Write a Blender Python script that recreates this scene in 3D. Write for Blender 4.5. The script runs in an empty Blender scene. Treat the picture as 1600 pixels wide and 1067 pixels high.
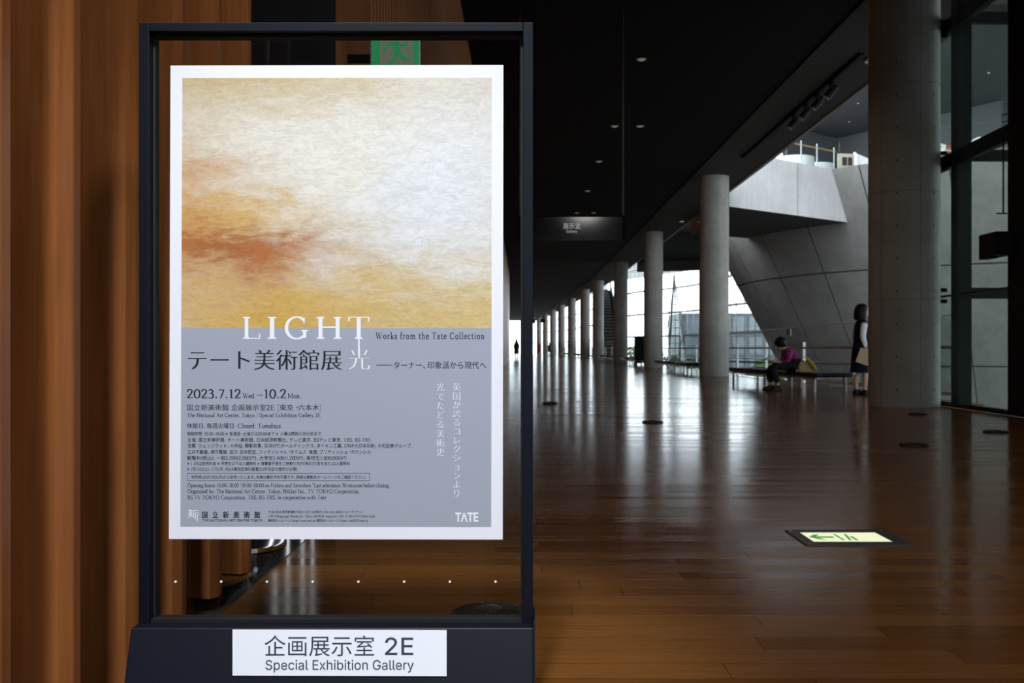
import bpy, bmesh, math, random
from mathutils import Vector, Matrix
random.seed(7)
PI = math.pi
S = bpy.context.scene
COL = S.collection

# ------------------------------------------------------------------ camera, world, exposure
FOC, VX, VY, CH = 1556.0, 818.0, 545.0, 0.82      # focal length and vanishing point in pixels, camera height
cd = bpy.data.cameras.new('camera'); cam = bpy.data.objects.new('camera', cd); COL.objects.link(cam)
cam.location = (0, 0, CH); cam.rotation_euler = (PI/2, 0, 0)
cd.sensor_width = 36; cd.lens = FOC/1600*36
cd.shift_x = (800-VX)/1600; cd.shift_y = (VY-533.5)/1600
cd.clip_start = 0.05; cd.clip_end = 900
cd.dof.use_dof = True; cd.dof.focus_distance = 2.2; cd.dof.aperture_fstop = 11
S.camera = cam
W = bpy.data.worlds.new('sky'); S.world = W; W.use_nodes = True
SKY = 9.0
SPOT_W, FLOOD_W, DOWN_W = 1720, 640, 55
nt = W.node_tree; bg = nt.nodes['Background']
geo = nt.nodes.new('ShaderNodeNewGeometry'); sp = nt.nodes.new('ShaderNodeSeparateXYZ')
rp = nt.nodes.new('ShaderNodeValToRGB')
nt.links.new(geo.outputs['Incoming'], sp.inputs[0])
mr = nt.nodes.new('ShaderNodeMapRange'); mr.inputs[1].default_value = 1; mr.inputs[2].default_value = -1
nt.links.new(sp.outputs[2], mr.inputs[0]); nt.links.new(mr.outputs[0], rp.inputs[0])
rp.color_ramp.elements[0].position = .45; rp.color_ramp.elements[0].color = (.62, .68, .72, 1)
rp.color_ramp.elements[1].position = .56; rp.color_ramp.elements[1].color = (.88, .94, 1, 1)
nt.links.new(rp.outputs[0], bg.inputs[0]); bg.inputs[1].default_value = SKY
S.view_settings.view_transform = 'Standard'; S.view_settings.look = 'None'
S.view_settings.gamma = 1; S.view_settings.use_curve_mapping = False
S.view_settings.exposure = 0.0
S.cycles.transparent_max_bounces = 24
S.cycles.max_bounces = 10

def px(x, y, Y):
    return Vector(((x-VX)*Y/FOC, Y, CH-(y-VY)*Y/FOC))

# ------------------------------------------------------------------ materials
def mat(name, col, rough=.6, metal=0, spec=.5, emit=None, es=1):
    m = bpy.data.materials.new(name); m.use_nodes = True
    b = m.node_tree.nodes['Principled BSDF']
    b.inputs['Base Color'].default_value = (*col, 1); b.inputs['Roughness'].default_value = rough
    b.inputs['Metallic'].default_value = metal; b.inputs['Specular IOR Level'].default_value = spec
    if emit:
        b.inputs['Emission Color'].default_value = (*emit, 1); b.inputs['Emission Strength'].default_value = es
    return m
class NB:
    """small node-building helper"""
    def __init__(s, m): s.t = m.node_tree; s.n = s.t.nodes; s.b = s.n.get('Principled BSDF')
    def N(s, t, **k):
        n = s.n.new(t)
        for a, v in k.items(): setattr(n, a, v)
        return n
    def L(s, a, b): s.t.links.new(a, b)
    def coord(s, scale=(1, 1, 1), which='Object', loc=(0, 0, 0), rot=(0, 0, 0)):
        c = s.N('ShaderNodeTexCoord'); mp = s.N('ShaderNodeMapping')
        mp.inputs['Scale'].default_value = scale; mp.inputs['Location'].default_value = loc; mp.inputs['Rotation'].default_value = rot
        s.L(c.outputs[which], mp.inputs[0]); return mp.outputs[0]
    def noise(s, co, scale, detail=4, rough=.55, dist=0):
        n = s.N('ShaderNodeTexNoise'); n.inputs['Scale'].default_value = scale; n.inputs['Detail'].default_value = detail
        n.inputs['Roughness'].default_value = rough; n.inputs['Distortion'].default_value = dist
        s.L(co, n.inputs['Vector']); return n.outputs[0]
    def ramp(s, fac, stops):
        r = s.N('ShaderNodeValToRGB'); e = r.color_ramp.elements
        while len(e) < len(stops): e.new(.5)
        for q, (p, c) in zip(e, stops): q.position = p; q.color = (*c, 1)
        s.L(fac, r.inputs[0]); return r.outputs[0]
    def mix(s, fac, a, b, mode='MIX'):
        m = s.N('ShaderNodeMix', data_type='RGBA', blend_type=mode)
        for i, v in ((0, fac), (6, a), (7, b)):
            if hasattr(v, 'is_linked'): s.L(v, m.inputs[i])
            elif i == 0: m.inputs[i].default_value = v
            else: m.inputs[i].default_value = (*v, 1)
        return m.outputs[2]
    def math(s, op, a, b=0.0, c=0.0):
        m = s.N('ShaderNodeMath', operation=op)
        for i, v in enumerate((a, b, c)):
            if hasattr(v, 'is_linked'): s.L(v, m.inputs[i])
            else: m.inputs[i].default_value = v
        return m.outputs[0]
    def smooth(s, v, a, b):
        m = s.N('ShaderNodeMapRange', interpolation_type='SMOOTHSTEP')
        s.L(v, m.inputs[0]); m.inputs[1].default_value = a; m.inputs[2].default_value = b; return m.outputs[0]
    def bump(s, h, st=.2, d=.01):
        b = s.N('ShaderNodeBump'); b.inputs['Strength'].default_value = st; b.inputs['Distance'].default_value = d
        s.L(h, b.inputs['Height']); s.L(b.outputs[0], s.b.inputs['Normal']); return b

def glass(name, tint, gl=.06):
    m = bpy.data.materials.new(name); m.use_nodes = True; q = NB(m); q.n.remove(q.b)
    o = q.n['Material Output']; t = q.N('ShaderNodeBsdfTransparent'); g = q.N('ShaderNodeBsdfGlossy'); x = q.N('ShaderNodeMixShader')
    t.inputs[0].default_value = (*tint, 1); g.inputs['Roughness'].default_value = .02; x.inputs[0].default_value = gl
    q.L(t.outputs[0], x.inputs[1]); q.L(g.outputs[0], x.inputs[2]); q.L(x.outputs[0], o.inputs[0]); return m

def floor_mat():
    m = mat('oak_floor', (.2, .09, .03), .3, spec=.06); q = NB(m)
    co = q.coord()
    br = q.N('ShaderNodeTexBrick'); br.offset = .37; br.offset_frequency = 2; br.squash = 1
    br.inputs['Color1'].default_value = (0, 0, 0, 1); br.inputs['Color2'].default_value = (1, 1, 1, 1); br.inputs['Mortar'].default_value = (.5, .5, .5, 1)
    br.inputs['Scale'].default_value = 1; br.inputs['Brick Width'].default_value = 1.15; br.inputs['Row Height'].default_value = .118
    br.inputs['Mortar Size'].default_value = .0016; br.inputs['Mortar Smooth'].default_value = .3; br.inputs['Bias'].default_value = 0
    # every row slides by its own amount so that board ends do not line up
    sx = q.N('ShaderNodeSeparateXYZ'); q.L(co, sx.inputs[0])
    row = q.math('FLOOR', q.math('DIVIDE', sx.outputs[1], .118))
    wn = q.N('ShaderNodeTexWhiteNoise', noise_dimensions='1D'); q.L(row, wn.inputs['W'])
    cx = q.N('ShaderNodeCombineXYZ'); q.L(q.math('MULTIPLY_ADD', wn.outputs[0], 2.0, sx.outputs[0]), cx.inputs[0]); q.L(sx.outputs[1], cx.inputs[1])
    q.L(cx.outputs[0], br.inputs['Vector'])
    tone = br.outputs['Color']
    grain = q.noise(q.coord((1.6, 38, 1)), 2.2, 6, .62, .6)
    fine = q.noise(q.coord((3, 130, 1)), 2.5, 4, .6)
    base = q.ramp(tone, [(0, (.150, .058, .0125)), (.5, (.185, .074, .0165)), (1, (.22, .092, .022))])
    c = q.mix(.75, base, q.ramp(grain, [(.3, (.62, .58, .55)), (.65, (1.05, 1.05, 1.05))]), 'MULTIPLY')
    c = q.mix(.35, c, q.ramp(fine, [(.35, (.6, .6, .6)), (.6, (1, 1, 1))]), 'MULTIPLY')
    c = q.mix(q.math('MULTIPLY', br.outputs['Fac'], .75), c, (.03, .014, .006))
    q.L(c, q.b.inputs['Base Color'])
    rr = q.N('ShaderNodeMapRange'); q.L(grain, rr.inputs[0]); rr.inputs[3].default_value = .095; rr.inputs[4].default_value = .155
    q.L(q.math('MULTIPLY_ADD', tone, .07, rr.outputs[0]), q.b.inputs['Roughness'])
    q.bump(q.math('ADD', q.math('MULTIPLY', br.outputs['Fac'], -1.0), q.math('MULTIPLY', grain, .10)), .10, .002)
    return m
def wood_mat(name, a, b, sc=(9, 9, .7)):
    m = mat(name, a, .42, spec=.4); q = NB(m)
    n = q.noise(q.coord(sc), 2.3, 6, .6, .5); f = q.noise(q.coord((60, 60, 1.2)), 2, 3, .6)
    c = q.mix(.5, q.ramp(n, [(.28, a), (.7, b)]), q.ramp(f, [(.3, (.7, .68, .66)), (.65, (1.05, 1.05, 1.05))]), 'MULTIPLY')
    big = q.noise(q.coord((2.2, 2.2, 1.1)), 1.5, 3)
    c = q.mix(.4, c, q.ramp(big, [(.35, (.72, .7, .7)), (.6, (1, 1, 1))]), 'MULTIPLY')
    q.L(c, q.b.inputs['Base Color']); q.bump(f, .06, .002); return m
def concrete_mat(name, a, b):
    m = mat(name, a, .75, spec=.3); q = NB(m)
    n = q.noise(q.coord(), 1.1, 6, .6, .3); v = q.noise(q.coord((5, 5, .5)), 1.3, 4, .6); f = q.noise(q.coord(), 26, 4, .7)
    c = q.ramp(n, [(.3, a), (.7, b)])
    c = q.mix(.35, c, q.ramp(v, [(.35, (.78, .78, .78)), (.65, (1.05, 1.05, 1.05))]), 'MULTIPLY')
    c = q.mix(.25, c, q.ramp(f, [(.35, (.75, .75, .75)), (.6, (1, 1, 1))]), 'MULTIPLY')
    q.L(c, q.b.inputs['Base Color']); q.bump(f, .08, .004); return m
def granite_mat():
    m = mat('granite', (.02, .02, .02), .12); q = NB(m)
    f = q.noise(q.coord(), 160, 3, .8)
    q.L(q.ramp(f, [(.42, (.008, .008, .009)), (.62, (.075, .07, .068))]), q.b.inputs['Base Color']); return m
def picture_mat():
    """plain hazy colour field: cream and pale grey with an orange warmth low on one side"""
    m = mat('picture_print', (.8, .7, .5), .45, spec=.25); q = NB(m)
    c0 = q.N('ShaderNodeTexCoord'); sx = q.N('ShaderNodeSeparateXYZ'); q.L(c0.outputs['Generated'], sx.inputs[0])
    co = q.coord((1.0, 1, 1.6), 'Object')
    w = q.noise(co, 4.5, 8, .62, 1.2); w2 = q.noise(q.coord((1, 1, 3.2), 'Object', (3, 0, 1)), 9, 8, .68, .8); br = q.noise(q.coord((1.6, 2, 4.5), 'Object'), 24, 6, .72, 1.0)
    u = q.math('MULTIPLY_ADD', q.math('SUBTRACT', w, .5), .55, sx.outputs[0]); v = q.math('MULTIPLY_ADD', q.math('SUBTRACT', w2, .5), .40, sx.outputs[2])
    def blob(cx, cy, rx, ry):
        a = q.math('POWER', q.math('DIVIDE', q.math('SUBTRACT', u, cx), rx), 2.0); b = q.math('POWER', q.math('DIVIDE', q.math('SUBTRACT', v, cy), ry), 2.0)
        return q.math('POWER', 2.718, q.math('MULTIPLY', q.math('ADD', a, b), -1.0))
    c = q.ramp(w2, [(.3, (.60, .54, .39)), (.7, (.76, .73, .63))])
    c = q.mix(blob(.78, .55, .42, .42), c, (.74, .775, .81))
    c = q.mix(blob(.45, .68, .3, .2), c, (.78, .76, .66))
    c = q.mix(q.math('MULTIPLY', blob(.18, 1.0, .5, .12), .8), c, (.52, .39, .17))
    c = q.mix(q.math('MULTIPLY', blob(.95, .05, .75, .17), .85), c, (.62, .46, .17))
    c = q.mix(q.math('MULTIPLY', blob(.3, .04, .42, .22), .95), c, (.62, .39, .085))
    c = q.mix(q.math('MULTIPLY', blob(.0, .42, .2, .3), .85), c, (.56, .27, .075))
    c = q.mix(q.math('MULTIPLY', blob(.2, .45, .22, .09), .7), c, (.66, .42, .10))
    c = q.mix(q.math('MULTIPLY', blob(.12, .32, .26, .075), .9), c, (.36, .105, .02))
    c = q.mix(q.math('MULTIPLY', blob(.3, .28, .13, .10), .85), c, (.42, .12, .022))
    c = q.mix(.6, c, q.ramp(br, [(.32, (.70, .67, .62)), (.6, (1.06, 1.06, 1.06))]), 'MULTIPLY')
    q.L(c, q.b.inputs['Base Color']); return m
def leaf_mat():
    m = mat('leaf', (.12, .25, .04), .6); q = NB(m)
    q.L(q.ramp(q.noise(q.coord(), .9, 3), [(.3, (.06, .15, .02)), (.7, (.30, .42, .08))]), q.b.inputs['Base Color']); return m

M = dict(
    floor=floor_mat(), fin=wood_mat('cedar_fin', (.25, .083, .022), (.385, .134, .039)), slat=wood_mat('cedar_slat', (.34, .12, .036), (.50, .185, .058)),
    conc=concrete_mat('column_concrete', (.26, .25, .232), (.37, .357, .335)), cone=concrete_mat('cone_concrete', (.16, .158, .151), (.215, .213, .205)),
    bridge=concrete_mat('bridge_concrete', (.53, .52, .522), (.62, .612, .618)), joint=mat('joint', (.035, .034, .033), .9), hole=mat('tie_hole', (.10, .095, .09), .9),
    granite=granite_mat(), ceil=mat('ceiling_black', (.007, .007, .007), .9, spec=.1), strip=mat('soffit_grey', (.045, .043, .041), .9, spec=.1),
    dark=mat('dark_panel', (.010, .010, .011), .65, spec=.12), edge=mat('edge_trim', (.19, .16, .135), .6), steel=mat('black_steel', (.004, .0045, .006), .5, spec=.06),
    navy=mat('navy_metal', (.0045, .0055, .0115), .45, spec=.22), gasket=mat('black_gasket', (.006, .006, .007), .6), paper=mat('poster_paper', (.83, .84, .90), .55, spec=.25),
    print=mat('grey_print', (.355, .385, .455), .45, spec=.2), ink=mat('ink', (.018, .019, .027), .5, spec=.2), white=mat('white_ink', (.86, .87, .92), .5, spec=.2),
    pic=picture_mat(), plate=mat('white_plate', (.72, .75, .80), .35), navyink=mat('navy_ink', (.010, .014, .045), .5),
    chrome=mat('chrome', (.75, .77, .8), .12, 1), satin=mat('satin_steel', (.62, .63, .64), .3, 1), bleg=mat('bench_steel', (.16, .16, .165), .38, 1), iron=mat('cast_iron', (.07, .066, .062), .4, .5),
    pane=glass('clear_glass', (.94, .955, .955), .035), fglass=glass('facade_glass', (.90, .95, .97), .05), rglass=glass('rail_glass', (.86, .89, .88), .06), wglass=glass('wall_glass', (.84, .89, .86), .05),
    mull=mat('mullion_grey', (.10, .115, .13), .5), louvre=mat('louvre_grey', (.42, .47, .50), .5), leather=mat('black_leather', (.008, .008, .009), .45, spec=.2), wrail=mat('rail_wood', (.23, .085, .035), .4), mulll=mat('lattice_grey', (.30, .32, .34), .5), post=mat('rail_post', (.6, .61, .63), .4, .3),
    green=mat('exit_green', (.02, .30, .10), .5, emit=(.02, .34, .11), es=.32), pale=mat('exit_pale', (.30, .34, .25), .5, emit=(.45, .62, .42), es=.06),
    guide=mat('guide_light', (.8, .8, .6), .4, emit=(.95, 1.0, .66), es=.78), guideg=mat('guide_green', (.05, .4, .08), .4, emit=(.12, .46, .10), es=.45),
    lens=mat('lamp_lens', (.35, .33, .28), .4, emit=(1, .92, .75), es=.10), letterglow=mat('white_letter_glow', (.8, .8, .8), .5, emit=(.8, .85, .9), es=.32), slit=mat('lit_slit', (.8, .8, .8), .5, emit=(.95, .97, 1), es=2.2),
    skin=mat('skin', (.50, .30, .21), .5), hair=mat('black_hair', (.006, .005, .005), .55, spec=.15), dress=mat('navy_dress', (.008, .010, .030), .85, spec=.1), blouse=mat('white_blouse', (.72, .72, .74), .8),
    magenta=mat('magenta_knit', (.21, .015, .13), .85), black=mat('black_cloth', (.008, .008, .009), .85), shoe=mat('black_shoe', (.008, .008, .008), .45, spec=.2), kraft=mat('kraft_paper', (.42, .30, .19), .8),
    cream=mat('cream_bag', (.48, .36, .19), .8), yellow=mat('yellow_cloth', (.60, .40, .05), .8), linen=mat('white_linen', (.86, .87, .88), .8), orange=mat('orange_cloth', (.36, .085, .02), .7), gold=mat('gold_wood', (.50, .34, .12), .4),
    upper=mat('upper_wall', (.10, .105, .115), .8), stone=mat('lower_floor', (.40, .40, .38), .5), grnd=mat('plaza_ground', (.34, .36, .33), .9), leaf=leaf_mat(), bark=mat('bark', (.10, .07, .045), .9),
    screen=mat('dark_picture', (.02, .02, .02), .4), panelc=mat('cream_panel', (.50, .47, .36), .6), tglow=mat('white_screen', (.75, .80, .85), .6), grey=mat('grey_cloth', (.22, .22, .23), .8), red=mat('red_cloth', (.4, .05, .05), .8))

# ------------------------------------------------------------------ mesh helpers
class MB:
    def __init__(s): s.v = []; s.f = []; s.m = []; s.k = 0
    def add(s, vs, fs):
        n = len(s.v); s.v += [tuple(v) for v in vs]
        for f in fs: s.f.append([i+n for i in f]); s.m.append(s.k)
        return s
    def box(s, x0, x1, y0, y1, z0, z1):
        return s.add([(x, y, z) for z in (z0, z1) for x, y in ((x0, y0), (x1, y0), (x1, y1), (x0, y1))],
                     [(3, 2, 1, 0), (4, 5, 6, 7), (0, 1, 5, 4), (1, 2, 6, 5), (2, 3, 7, 6), (3, 0, 4, 7)])
    def obox(s, c, u, v, w):
        c, u, v, w = map(Vector, (c, u, v, w))
        return s.add([c+u*a+v*b+w*d for d in (-1, 1) for a, b in ((-1, -1), (1, -1), (1, 1), (-1, 1))],
                     [(3, 2, 1, 0), (4, 5, 6, 7), (0, 1, 5, 4), (1, 2, 6, 5), (2, 3, 7, 6), (3, 0, 4, 7)])
    def bar(s, a, b, w, h=None, up=(0, 0, 1)):
        a, b = Vector(a), Vector(b); d = b-a; L = d.length; d.normalize(); up = Vector(up)
        if abs(d.dot(up)) > .98: up = Vector((0, 1, 0))
        x = d.cross(up).normalized(); y = x.cross(d)
        return s.obox((a+b)/2, x*w/2, d*L/2, y*(h or w)/2)
    def prism(s, poly, z0, z1):
        n = len(poly)
        return s.add([(x, y, z0) for x, y in poly]+[(x, y, z1) for x, y in poly],
                     [tuple(range(n))[::-1], tuple(range(n, 2*n))]+[(i, (i+1) % n, n+(i+1) % n, n+i) for i in range(n)])
    def xprism(s, poly, x0, x1):            # poly in (y,z), extruded along x
        n = len(poly)
        return s.add([(x0, y, z) for y, z in poly]+[(x1, y, z) for y, z in poly],
                     [tuple(range(n))[::-1], tuple(range(n, 2*n))]+[(i, (i+1) % n, n+(i+1) % n, n+i) for i in range(n)])
    def lathe(s, prof, cx=0, cy=0, seg=32, caps=True):
        n = len(prof); vs = []
        for i in range(seg):
            a = 2*PI*i/seg; vs += [(cx+r*math.cos(a), cy+r*math.sin(a), z) for r, z in prof]
        fs = [(i*n+j, ((i+1) % seg)*n+j, ((i+1) % seg)*n+j+1, i*n+j+1) for i in range(seg) for j in range(n-1)]
        if caps: fs += [tuple(i*n for i in range(seg))[::-1], tuple(i*n+n-1 for i in range(seg))]
        return s.add(vs, fs)
    def tube(s, pts, r, seg=10):
        pts = [Vector(p) for p in pts]; vs = []; fs = []
        for i, p in enumerate(pts):
            d = (pts[min(i+1, len(pts)-1)]-pts[max(i-1, 0)]).normalized(); up = Vector((0, 0, 1)) if abs(d.z) < .9 else Vector((0, 1, 0))
            x = d.cross(up).normalized(); y = d.cross(x); rr = r[i] if isinstance(r, (list, tuple)) else r
            vs += [p+(x*math.cos(2*PI*k/seg)+y*math.sin(2*PI*k/seg))*rr for k in range(seg)]
        for i in range(len(pts)-1):
            fs += [(i*seg+k, i*seg+(k+1) % seg, (i+1)*seg+(k+1) % seg, (i+1)*seg+k) for k in range(seg)]
        fs += [tuple(range(seg))[::-1], tuple(range((len(pts)-1)*seg, len(pts)*seg))]
        return s.add(vs, fs)
    def loft(s, rings, seg=20):              # rings: (cx, cy, z, rx, ry)
        vs = []; fs = []
        for cx, cy, z, rx, ry in rings: vs += [(cx+rx*math.cos(2*PI*k/seg), cy+ry*math.sin(2*PI*k/seg), z) for k in range(seg)]
        for i in range(len(rings)-1): fs += [(i*seg+k, i*seg+(k+1) % seg, (i+1)*seg+(k+1) % seg, (i+1)*seg+k) for k in range(seg)]
        fs += [tuple(range(seg))[::-1], tuple(range((len(rings)-1)*seg, len(rings)*seg))]
        return s.add(vs, fs)
    def build(s, name, mats, parent=None, smooth=False, loc=None, bevel=0):
        me = bpy.data.meshes.new(name); me.from_pydata(s.v, [], s.f); me.update()
        for m in (mats if isinstance(mats, (list, tuple)) else [mats]): me.materials.append(m)
        me.polygons.foreach_set('material_index', s.m)
        bm = bmesh.new(); bm.from_mesh(me); bmesh.ops.recalc_face_normals(bm, faces=bm.faces); bm.to_mesh(me); bm.free()
        if smooth:
            me.polygons.foreach_set('use_smooth', [True]*len(me.polygons))
            try: me.set_sharp_from_angle(angle=math.radians(38))
            except Exception: pass
        o = bpy.data.objects.new(name, me); COL.objects.link(o)
        if parent: o.parent = parent
        if loc: o.location = loc
        if bevel:
            b = o.modifiers.new('bevel', 'BEVEL'); b.width = bevel; b.segments = 2; b.limit_method = 'ANGLE'
        return o
def tag(o, label, cat, group=None, kind=None):
    o['label'] = label; o['category'] = cat
    if group: o['group'] = group
    if kind: o['kind'] = kind
    return o
def struct(o): o['kind'] = 'structure'; return o
def thing(name, label, cat, loc=(0, 0, 0), rz=0, group=None):
    o = bpy.data.objects.new(name, None); COL.objects.link(o); o.location = loc; o.rotation_euler = (0, 0, rz)
    return tag(o, label, cat, group)
def copy_tree(o, parent=None):
    c = o.copy(); COL.objects.link(c)
    if parent: c.parent = parent
    for ch in list(o.children): copy_tree(ch, c)
    return c
def catmull(P, n=8):
    P = [Vector(p) for p in P]; out = []
    for i in range(len(P)-1):
        a, b, c, d = P[max(i-1, 0)], P[i], P[i+1], P[min(i+2, len(P)-1)]
        for k in range(n):
            t = k/n; out.append(.5*((2*b)+(c-a)*t+(2*a-5*b+4*c-d)*t*t+(3*b-a-3*c+d)*t**3))
    return out+[P[-1]]

# ------------------------------------------------------------------ the hall: floor, ceiling, walls
HC = 6.06
COLS = [(5.5, 14.4), (5.78, 30.2), (5.8, 44.5), (5.86, 60), (5.7, 76), (5.36, 87), (4.97, 102.5), (4.5, 118), (3.93, 133), (3.3, 150), (2.6, 167)]
EDGE = [(6.85, 14.8), (6.85, 76), (6.45, 87), (6.05, 102.5), (5.6, 118), (5.0, 133), (4.35, 150), (3.65, 167), (2.9, 186)]
LEFT = [(-1.2, 70), (-1.7, 90), (-2.6, 120), (-4.2, 150), (-6.5, 186)]
def offs(d): return [(x+d, y) for x, y in EDGE]
poly = [(-4, -7), (6.0, -7), (5.95, 14.8)]+EDGE[:]+[(x, y) for x, y in LEFT[::-1]]+[(-4, 70)]
struct(MB().prism(poly, -.4, 0).build('floor', M['floor']))
struct(MB().prism([(-4, -7), (5.1, -7), (5.1, 60), (5.1, 76)]+[(x-1.75, y) for x, y in EDGE[2:]]+LEFT[::-1]+[(-4, 70)], HC, HC+.5).build('ceiling', M['ceil']))
e2 = [(6.8, -7)]+[(x-.05, y) for x, y in EDGE[1:]]
i2 = [(5.1, -7), (5.1, 76)]+[(x-1.75, y) for x, y in EDGE[2:]]
cs = MB(); cs.prism(i2+e2[::-1], HC-.03, HC+.5)
struct(cs.build('ceiling_atrium_side', M['strip']))
tr = MB()
for a, b in zip(e2[:-1], e2[1:]): tr.bar((*a, HC+.16), (*b, HC+.16), .10, .42)
struct(tr.build('trim_1', M['edge']))
# stone margin along the wooden fins
struct(MB().box(-4, -.935, -7, 4.96, -.3, .003).build('floor_granite', M['granite']))
# left wall: backing, then tall fins, a dark doorway, then fine slats
wl = MB().box(-4.2, -1.45, -7, 3.55, 0, HC).build('wall_left', M['fin']); struct(wl)
fins = [.32, .65, .96, 1.24, 1.52, 1.81, 2.10, 2.45, 2.77, 3.10, 3.44]
for y in fins:
    z0 = .05 if y > 3.0 else .004
    f = MB().prism([(-1.46, y+.02), (-1.24, y+.005), (-.965, y-.035), (-.950, y-.006), (-.948, y), (-.948, y+.03), (-.956, y+.045), (-1.24, y+.12), (-1.46, y+.12)], z0, HC)
    o = f.build('fin', M['fin'], wl)
d1 = struct(MB().box(-4, -.95, 4.96, 5.04, 0, HC).build('door_1', M['dark']))
for x, w in ((-1.237, .014), (-1.173, .013), (-1.10, .013), (-1.05, .010)):
    MB().box(x-w/2, x+w/2, 4.954, 4.959, .05, 1.5).build('lit_slit', M['slit'], d1)
struct(MB().box(-4.2, -4.0, 3.5, 5.1, 0, HC).build('wall_recess', M['dark']))
sl = MB(); sl.box(-1.4, -1.06, 5.04, 70, 0, HC)
sl.box(-1.06, -.95, 5.04, 6.2, 0, HC)
y = 6.25
while y < 60: sl.box(-1.07, -.95, y, y+.10, 0, HC); y += .145
sl.box(-1.06, -.98, 60, 70, 0, HC)
struct(sl.build('wall_left_slats', M['slat']))
lf = MB()
for a, b in zip(LEFT[:-1], LEFT[1:]): lf.bar((*a, HC/2), (*b, HC/2), .2, HC)
struct(lf.build('wall_left_far', M['slat']))
# behind the camera: an end wall with a large window added to light the stand, and the dark lift block on the right
bw = MB(); bw.box(-4.2, .15, -3.8, -3.5, 0, HC); bw.box(5.7, 6.2, -3.8, -3.5, 0, HC); bw.box(.15, 5.7, -3.8, -3.5, 4.25, HC); bw.box(.15, 5.7, -3.8, -3.5, 0, .1)
struct(bw.build('wall_back', M['dark']))
w9 = struct(MB().box(.15, 5.7, -3.66, -3.64, .1, 4.25).build('window_added_back', glass('tinted_glass', (.44, .45, .46), .05)))
wf = MB()
for i in range(5): wf.box(.15+1.387*i-.03, .15+1.387*i+.03, -3.72, -3.58, .1, 4.25)
for z in (.1, 2.2, 4.25): wf.box(.15, 5.7, -3.72, -3.58, z-.04, z+.04)
wf.build('window_frame', M['steel'], w9)
struct(MB().box(5.98, 6.5, -3.8, 10.6, 0, HC).build('wall_right', M['dark']))

# ------------------------------------------------------------------ glazed screen beside the nearest column
P1 = Vector((6.11, 13.9, 0)); P2 = Vector((5.83, 11.75, 0))
w2 = struct(MB().bar((6.03, 14.75, 2.73), (5.98, 12.25, 2.73), .02, 5.4).build('window_2', M['wglass']))
MB().box(6.01, 6.21, 13.8, 14.0, 0, HC+.6).build('post', M['steel'], w2)
MB().box(5.98, 6.5, 10.6, 12.3, 0, HC).build('post', M['dark'], w2)
for z, h in ((1.58, .09), (3.5, .20), (5.42, .20)):
    MB().bar((6.13, 15.4, z), (6.03, 12.25, z), .09 if h > .1 else .04, h if h > .1 else .025).build('beam', M['steel'], w2)
    MB().box(6.1, 9.0, 13.85, 13.95, z-.06, z+.09).build('crossbeam', M['steel'], w2)
MB().bar((6.12, 15.4, .03), (6.02, 12.25, .03), .10, .06).build('sill', M['steel'], w2)
fr = MB()
for z in (3.40, 3.62, 1.50, 1.66, 5.5, 5.3):
    fr.tube([(5.93, 14.25, z), (6.05, 14.25, z)], .028, 12)
fr.build('glass_fitting', M['steel'], w2)
MB().tube([(5.955, 12.36, 3.45), (5.955, 12.36, 2.5)], .010, 8).tube([(5.87, 12.36, 2.5), (6.0, 12.36, 2.5)], .010, 8).build('rod', M['steel'], w2)
dr = struct(MB().box(5.985, 6.0, 14.35, 15.25, .08, 1.52).build('door_2', M['wglass']))
df = MB()
df.box(5.97, 6.0, 14.35, 14.37, .05, 1.32); df.box(5.97, 6.0, 14.35, 15.25, 1.30, 1.32)
df.build('door_frame', M['steel'], dr); MB().tube([(5.93, 14.42, .86), (5.98, 14.42, .86)], .045, 14).tube([(5.93, 14.5, .80), (5.98, 14.5, .80)], .03, 12).build('lock', M['steel'], dr)
bx = MB().box(5.735, 5.975, 12.1, 12.55, 1.965, 2.25); bx.box(5.735, 5.86, 12.3, 12.55, 1.94, 1.97)
tag(bx.build('black_control_box', M['dark'], bevel=.008), 'black box jutting out over the glass from the wide black post', 'box')

# ------------------------------------------------------------------ columns
def column(x, y, r, detail, label):
    b = MB(); z = 0; prof = []
    for zj in (1.52, 3.04, 4.56):
        prof += [(r, z), (r, zj-.008), (r-.008, zj-.004), (r-.008, zj+.004), (r, zj+.008)]; z = zj+.008
    prof += [(r, HC-.03)]
    b.lathe(prof, 0, 0, 64)
    b.k = 1
    if detail:
        for a0 in (238, 302, 10, 130):
            a = math.radians(a0)
            n = Vector((math.cos(a), math.sin(a), 0)); t = Vector((-n.y, n.x, 0))
            for i in range(13):
                c = n*(r+.002)+Vector((0, 0, .25+.46*i))
                b.add([c+t*.016*math.cos(k*PI/5)+Vector((0, 0, .016*math.sin(k*PI/5))) for k in range(10)], [tuple(range(10))])
            a2 = math.radians(a0-26); n = Vector((math.cos(a2), math.sin(a2), 0)); t = Vector((-n.y, n.x, 0))
            b.obox(n*(r-.001)+Vector((0, 0, HC/2)), t*.0022, n*.0025, Vector((0, 0, HC/2-.05)))
    o = b.build('concrete_column', [M['conc'], M['hole']], smooth=True, loc=(x, y, 0))
    return tag(o, label, 'column', 'row of round concrete columns along the hall')
LAB = ['widest round concrete column, beside the standing woman and the glass screen', 'tall round concrete column at the far end of the reading woman\'s benches',
       'third round concrete column from the glass screen', 'fourth round concrete column from the glass screen, before the escalator', 'fifth round concrete column from the glass screen, just past the escalator',
       'sixth round concrete column from the glass screen', 'seventh round concrete column from the glass screen', 'eighth round concrete column from the glass screen', 'ninth round concrete column from the glass screen',
       'tenth round concrete column from the glass screen', 'last thin round concrete column at the far end of the hall']
for i, (x, y) in enumerate(COLS): column(x, y, [.49, .445, .43, .43][i] if i < 4 else .425, i < 4, LAB[i])

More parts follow.
